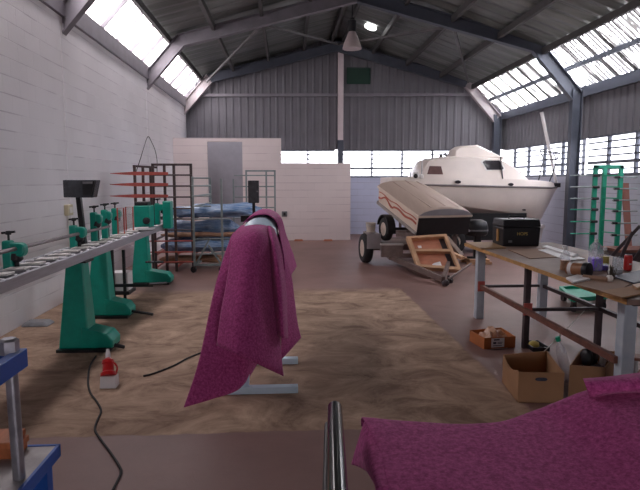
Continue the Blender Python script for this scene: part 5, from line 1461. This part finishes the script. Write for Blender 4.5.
# open plywood crate frame leaning on the drawbar
A = P(417, 270, 9.42); B = P(460.5, 272.5, 9.36); C_ = P(445.5, 236.5, 9.92); D = P(406, 239, 9.92)
A.z = max(A.z, .14); 
dz = (C_ - B)
t = thing('crate_frame', (A + B) * .5, 'open plywood crate with pine battens leaning on the trailer drawbar', 'crate')
nrm = (B - A).cross(D - A).normalized()
if nrm.y > 0: nrm = -nrm
def cr(s, q_, o_=0): return A.lerp(B, s).lerp(D.lerp(C_, s), q_) + nrm * o_
def cpiece(s0, s1, q0, q1, o0, o1): return [cr(s0, q0, o0), cr(s1, q0, o0), cr(s1, q1, o0), cr(s0, q1, o0), cr(s0, q0, o1), cr(s1, q0, o1), cr(s1, q1, o1), cr(s0, q1, o1)]
MB().hexa(cpiece(.04, .96, .04, .96, -.012, 0)).build('back_panel', M['crate'], t)
for s0, s1, q0, q1 in ((0, .09, 0, 1), (.93, 1, 0, 1), (.09, .93, 0, .08), (.09, .93, .93, 1), (.09, .93, .50, .57)):
    MB().hexa(cpiece(s0, s1, q0, q1, -.015, .075)).build('batten', M['pine'], t)
for s0, s1, q0, q1 in ((.40, .62, .16, .36), (.22, .31, .68, .76)):
    MB().hexa(cpiece(s0, s1, q0, q1, 0, .002)).build('paper_label', M['paper'], t)
MB().hexa(cpiece(.80, .93, .08, .93, .0, .008)).build('dark_strip', M['darksteel'], t)
# loose planks beside the crate
for (u0, v0, u1, v1, Y0, Y1, lab) in ((462, 256, 446, 237, 9.7, 10.2, 'short pale plank lying on the trailer beside the crate'), (463, 258, 449, 252, 9.5, 9.8, 'lower pale plank end poking out beside the crate')):
    a, b = P(u0, v0, Y0), P(u1, v1, Y1)
    tag(MB().bar(a, b, .09, .05).build('plank', M['pine'] if v1 > 245 else M['plydull'], org=a), lab, 'plank')
# offcuts by the low partition
for u, lab in ((298.5, 'small dark offcut at the foot of the low partition, left one'), (328, 'small brown offcut at the foot of the low partition, right one')):
    p = Pz(u, 241, 0)
    tag(MB().taper((p.x - .13, p.x + .13, p.y - .06, p.y + .02), 0, (p.x - .1, p.x + .11, p.y - .05, p.y + .01), .05).build('offcut', M['crate'], org=(p.x, p.y, 0), bevel=.01), lab, 'offcut')

# ------------------------------------------------------------------ light: overcast sky through windows, translucent sheets, portals
w = bpy.data.worlds.new('sky'); scene.world = w; w.use_nodes = True
bg = w.node_tree.nodes['Background']; bg.inputs[0].default_value = (.97, .93, 1.0, 1); bg.inputs[1].default_value = 1.5
def portal(loc, rot, sx, sy):
    l = bpy.data.lights.new('window_daylight', 'AREA'); l.shape = 'RECTANGLE'; l.size = sx; l.size_y = sy; l.cycles.is_portal = True
    o = bpy.data.objects.new('window_daylight', l); COL.objects.link(o); o.location = loc; o.rotation_euler = rot
zc = (WT + WB) / 2
portal((-.75, YB + .1 + sk(-.75), zc), (-PI / 2, 0, math.atan(SK)), 4.6, .9)
portal((4.0, YB + .1 + sk(4.0), zc), (-PI / 2, 0, math.atan(SK)), 4.7, .9)
portal(((DX0 + DX1) / 2, YF - .1, DZ / 2), (PI / 2, 0, 0), DX1 - DX0, DZ)
for y in (14.5, 9.8): portal((XR + .12, y, zc), (PI / 2, 0, PI / 2), 4.3, .9)

for o in bpy.data.objects:
    if '_org' in o: del o['_org']
vs_ = scene.view_settings
vs_.view_transform = 'Standard'; vs_.look = 'None'; vs_.gamma = 1.0; vs_.exposure = 2.5; vs_.use_curve_mapping = False
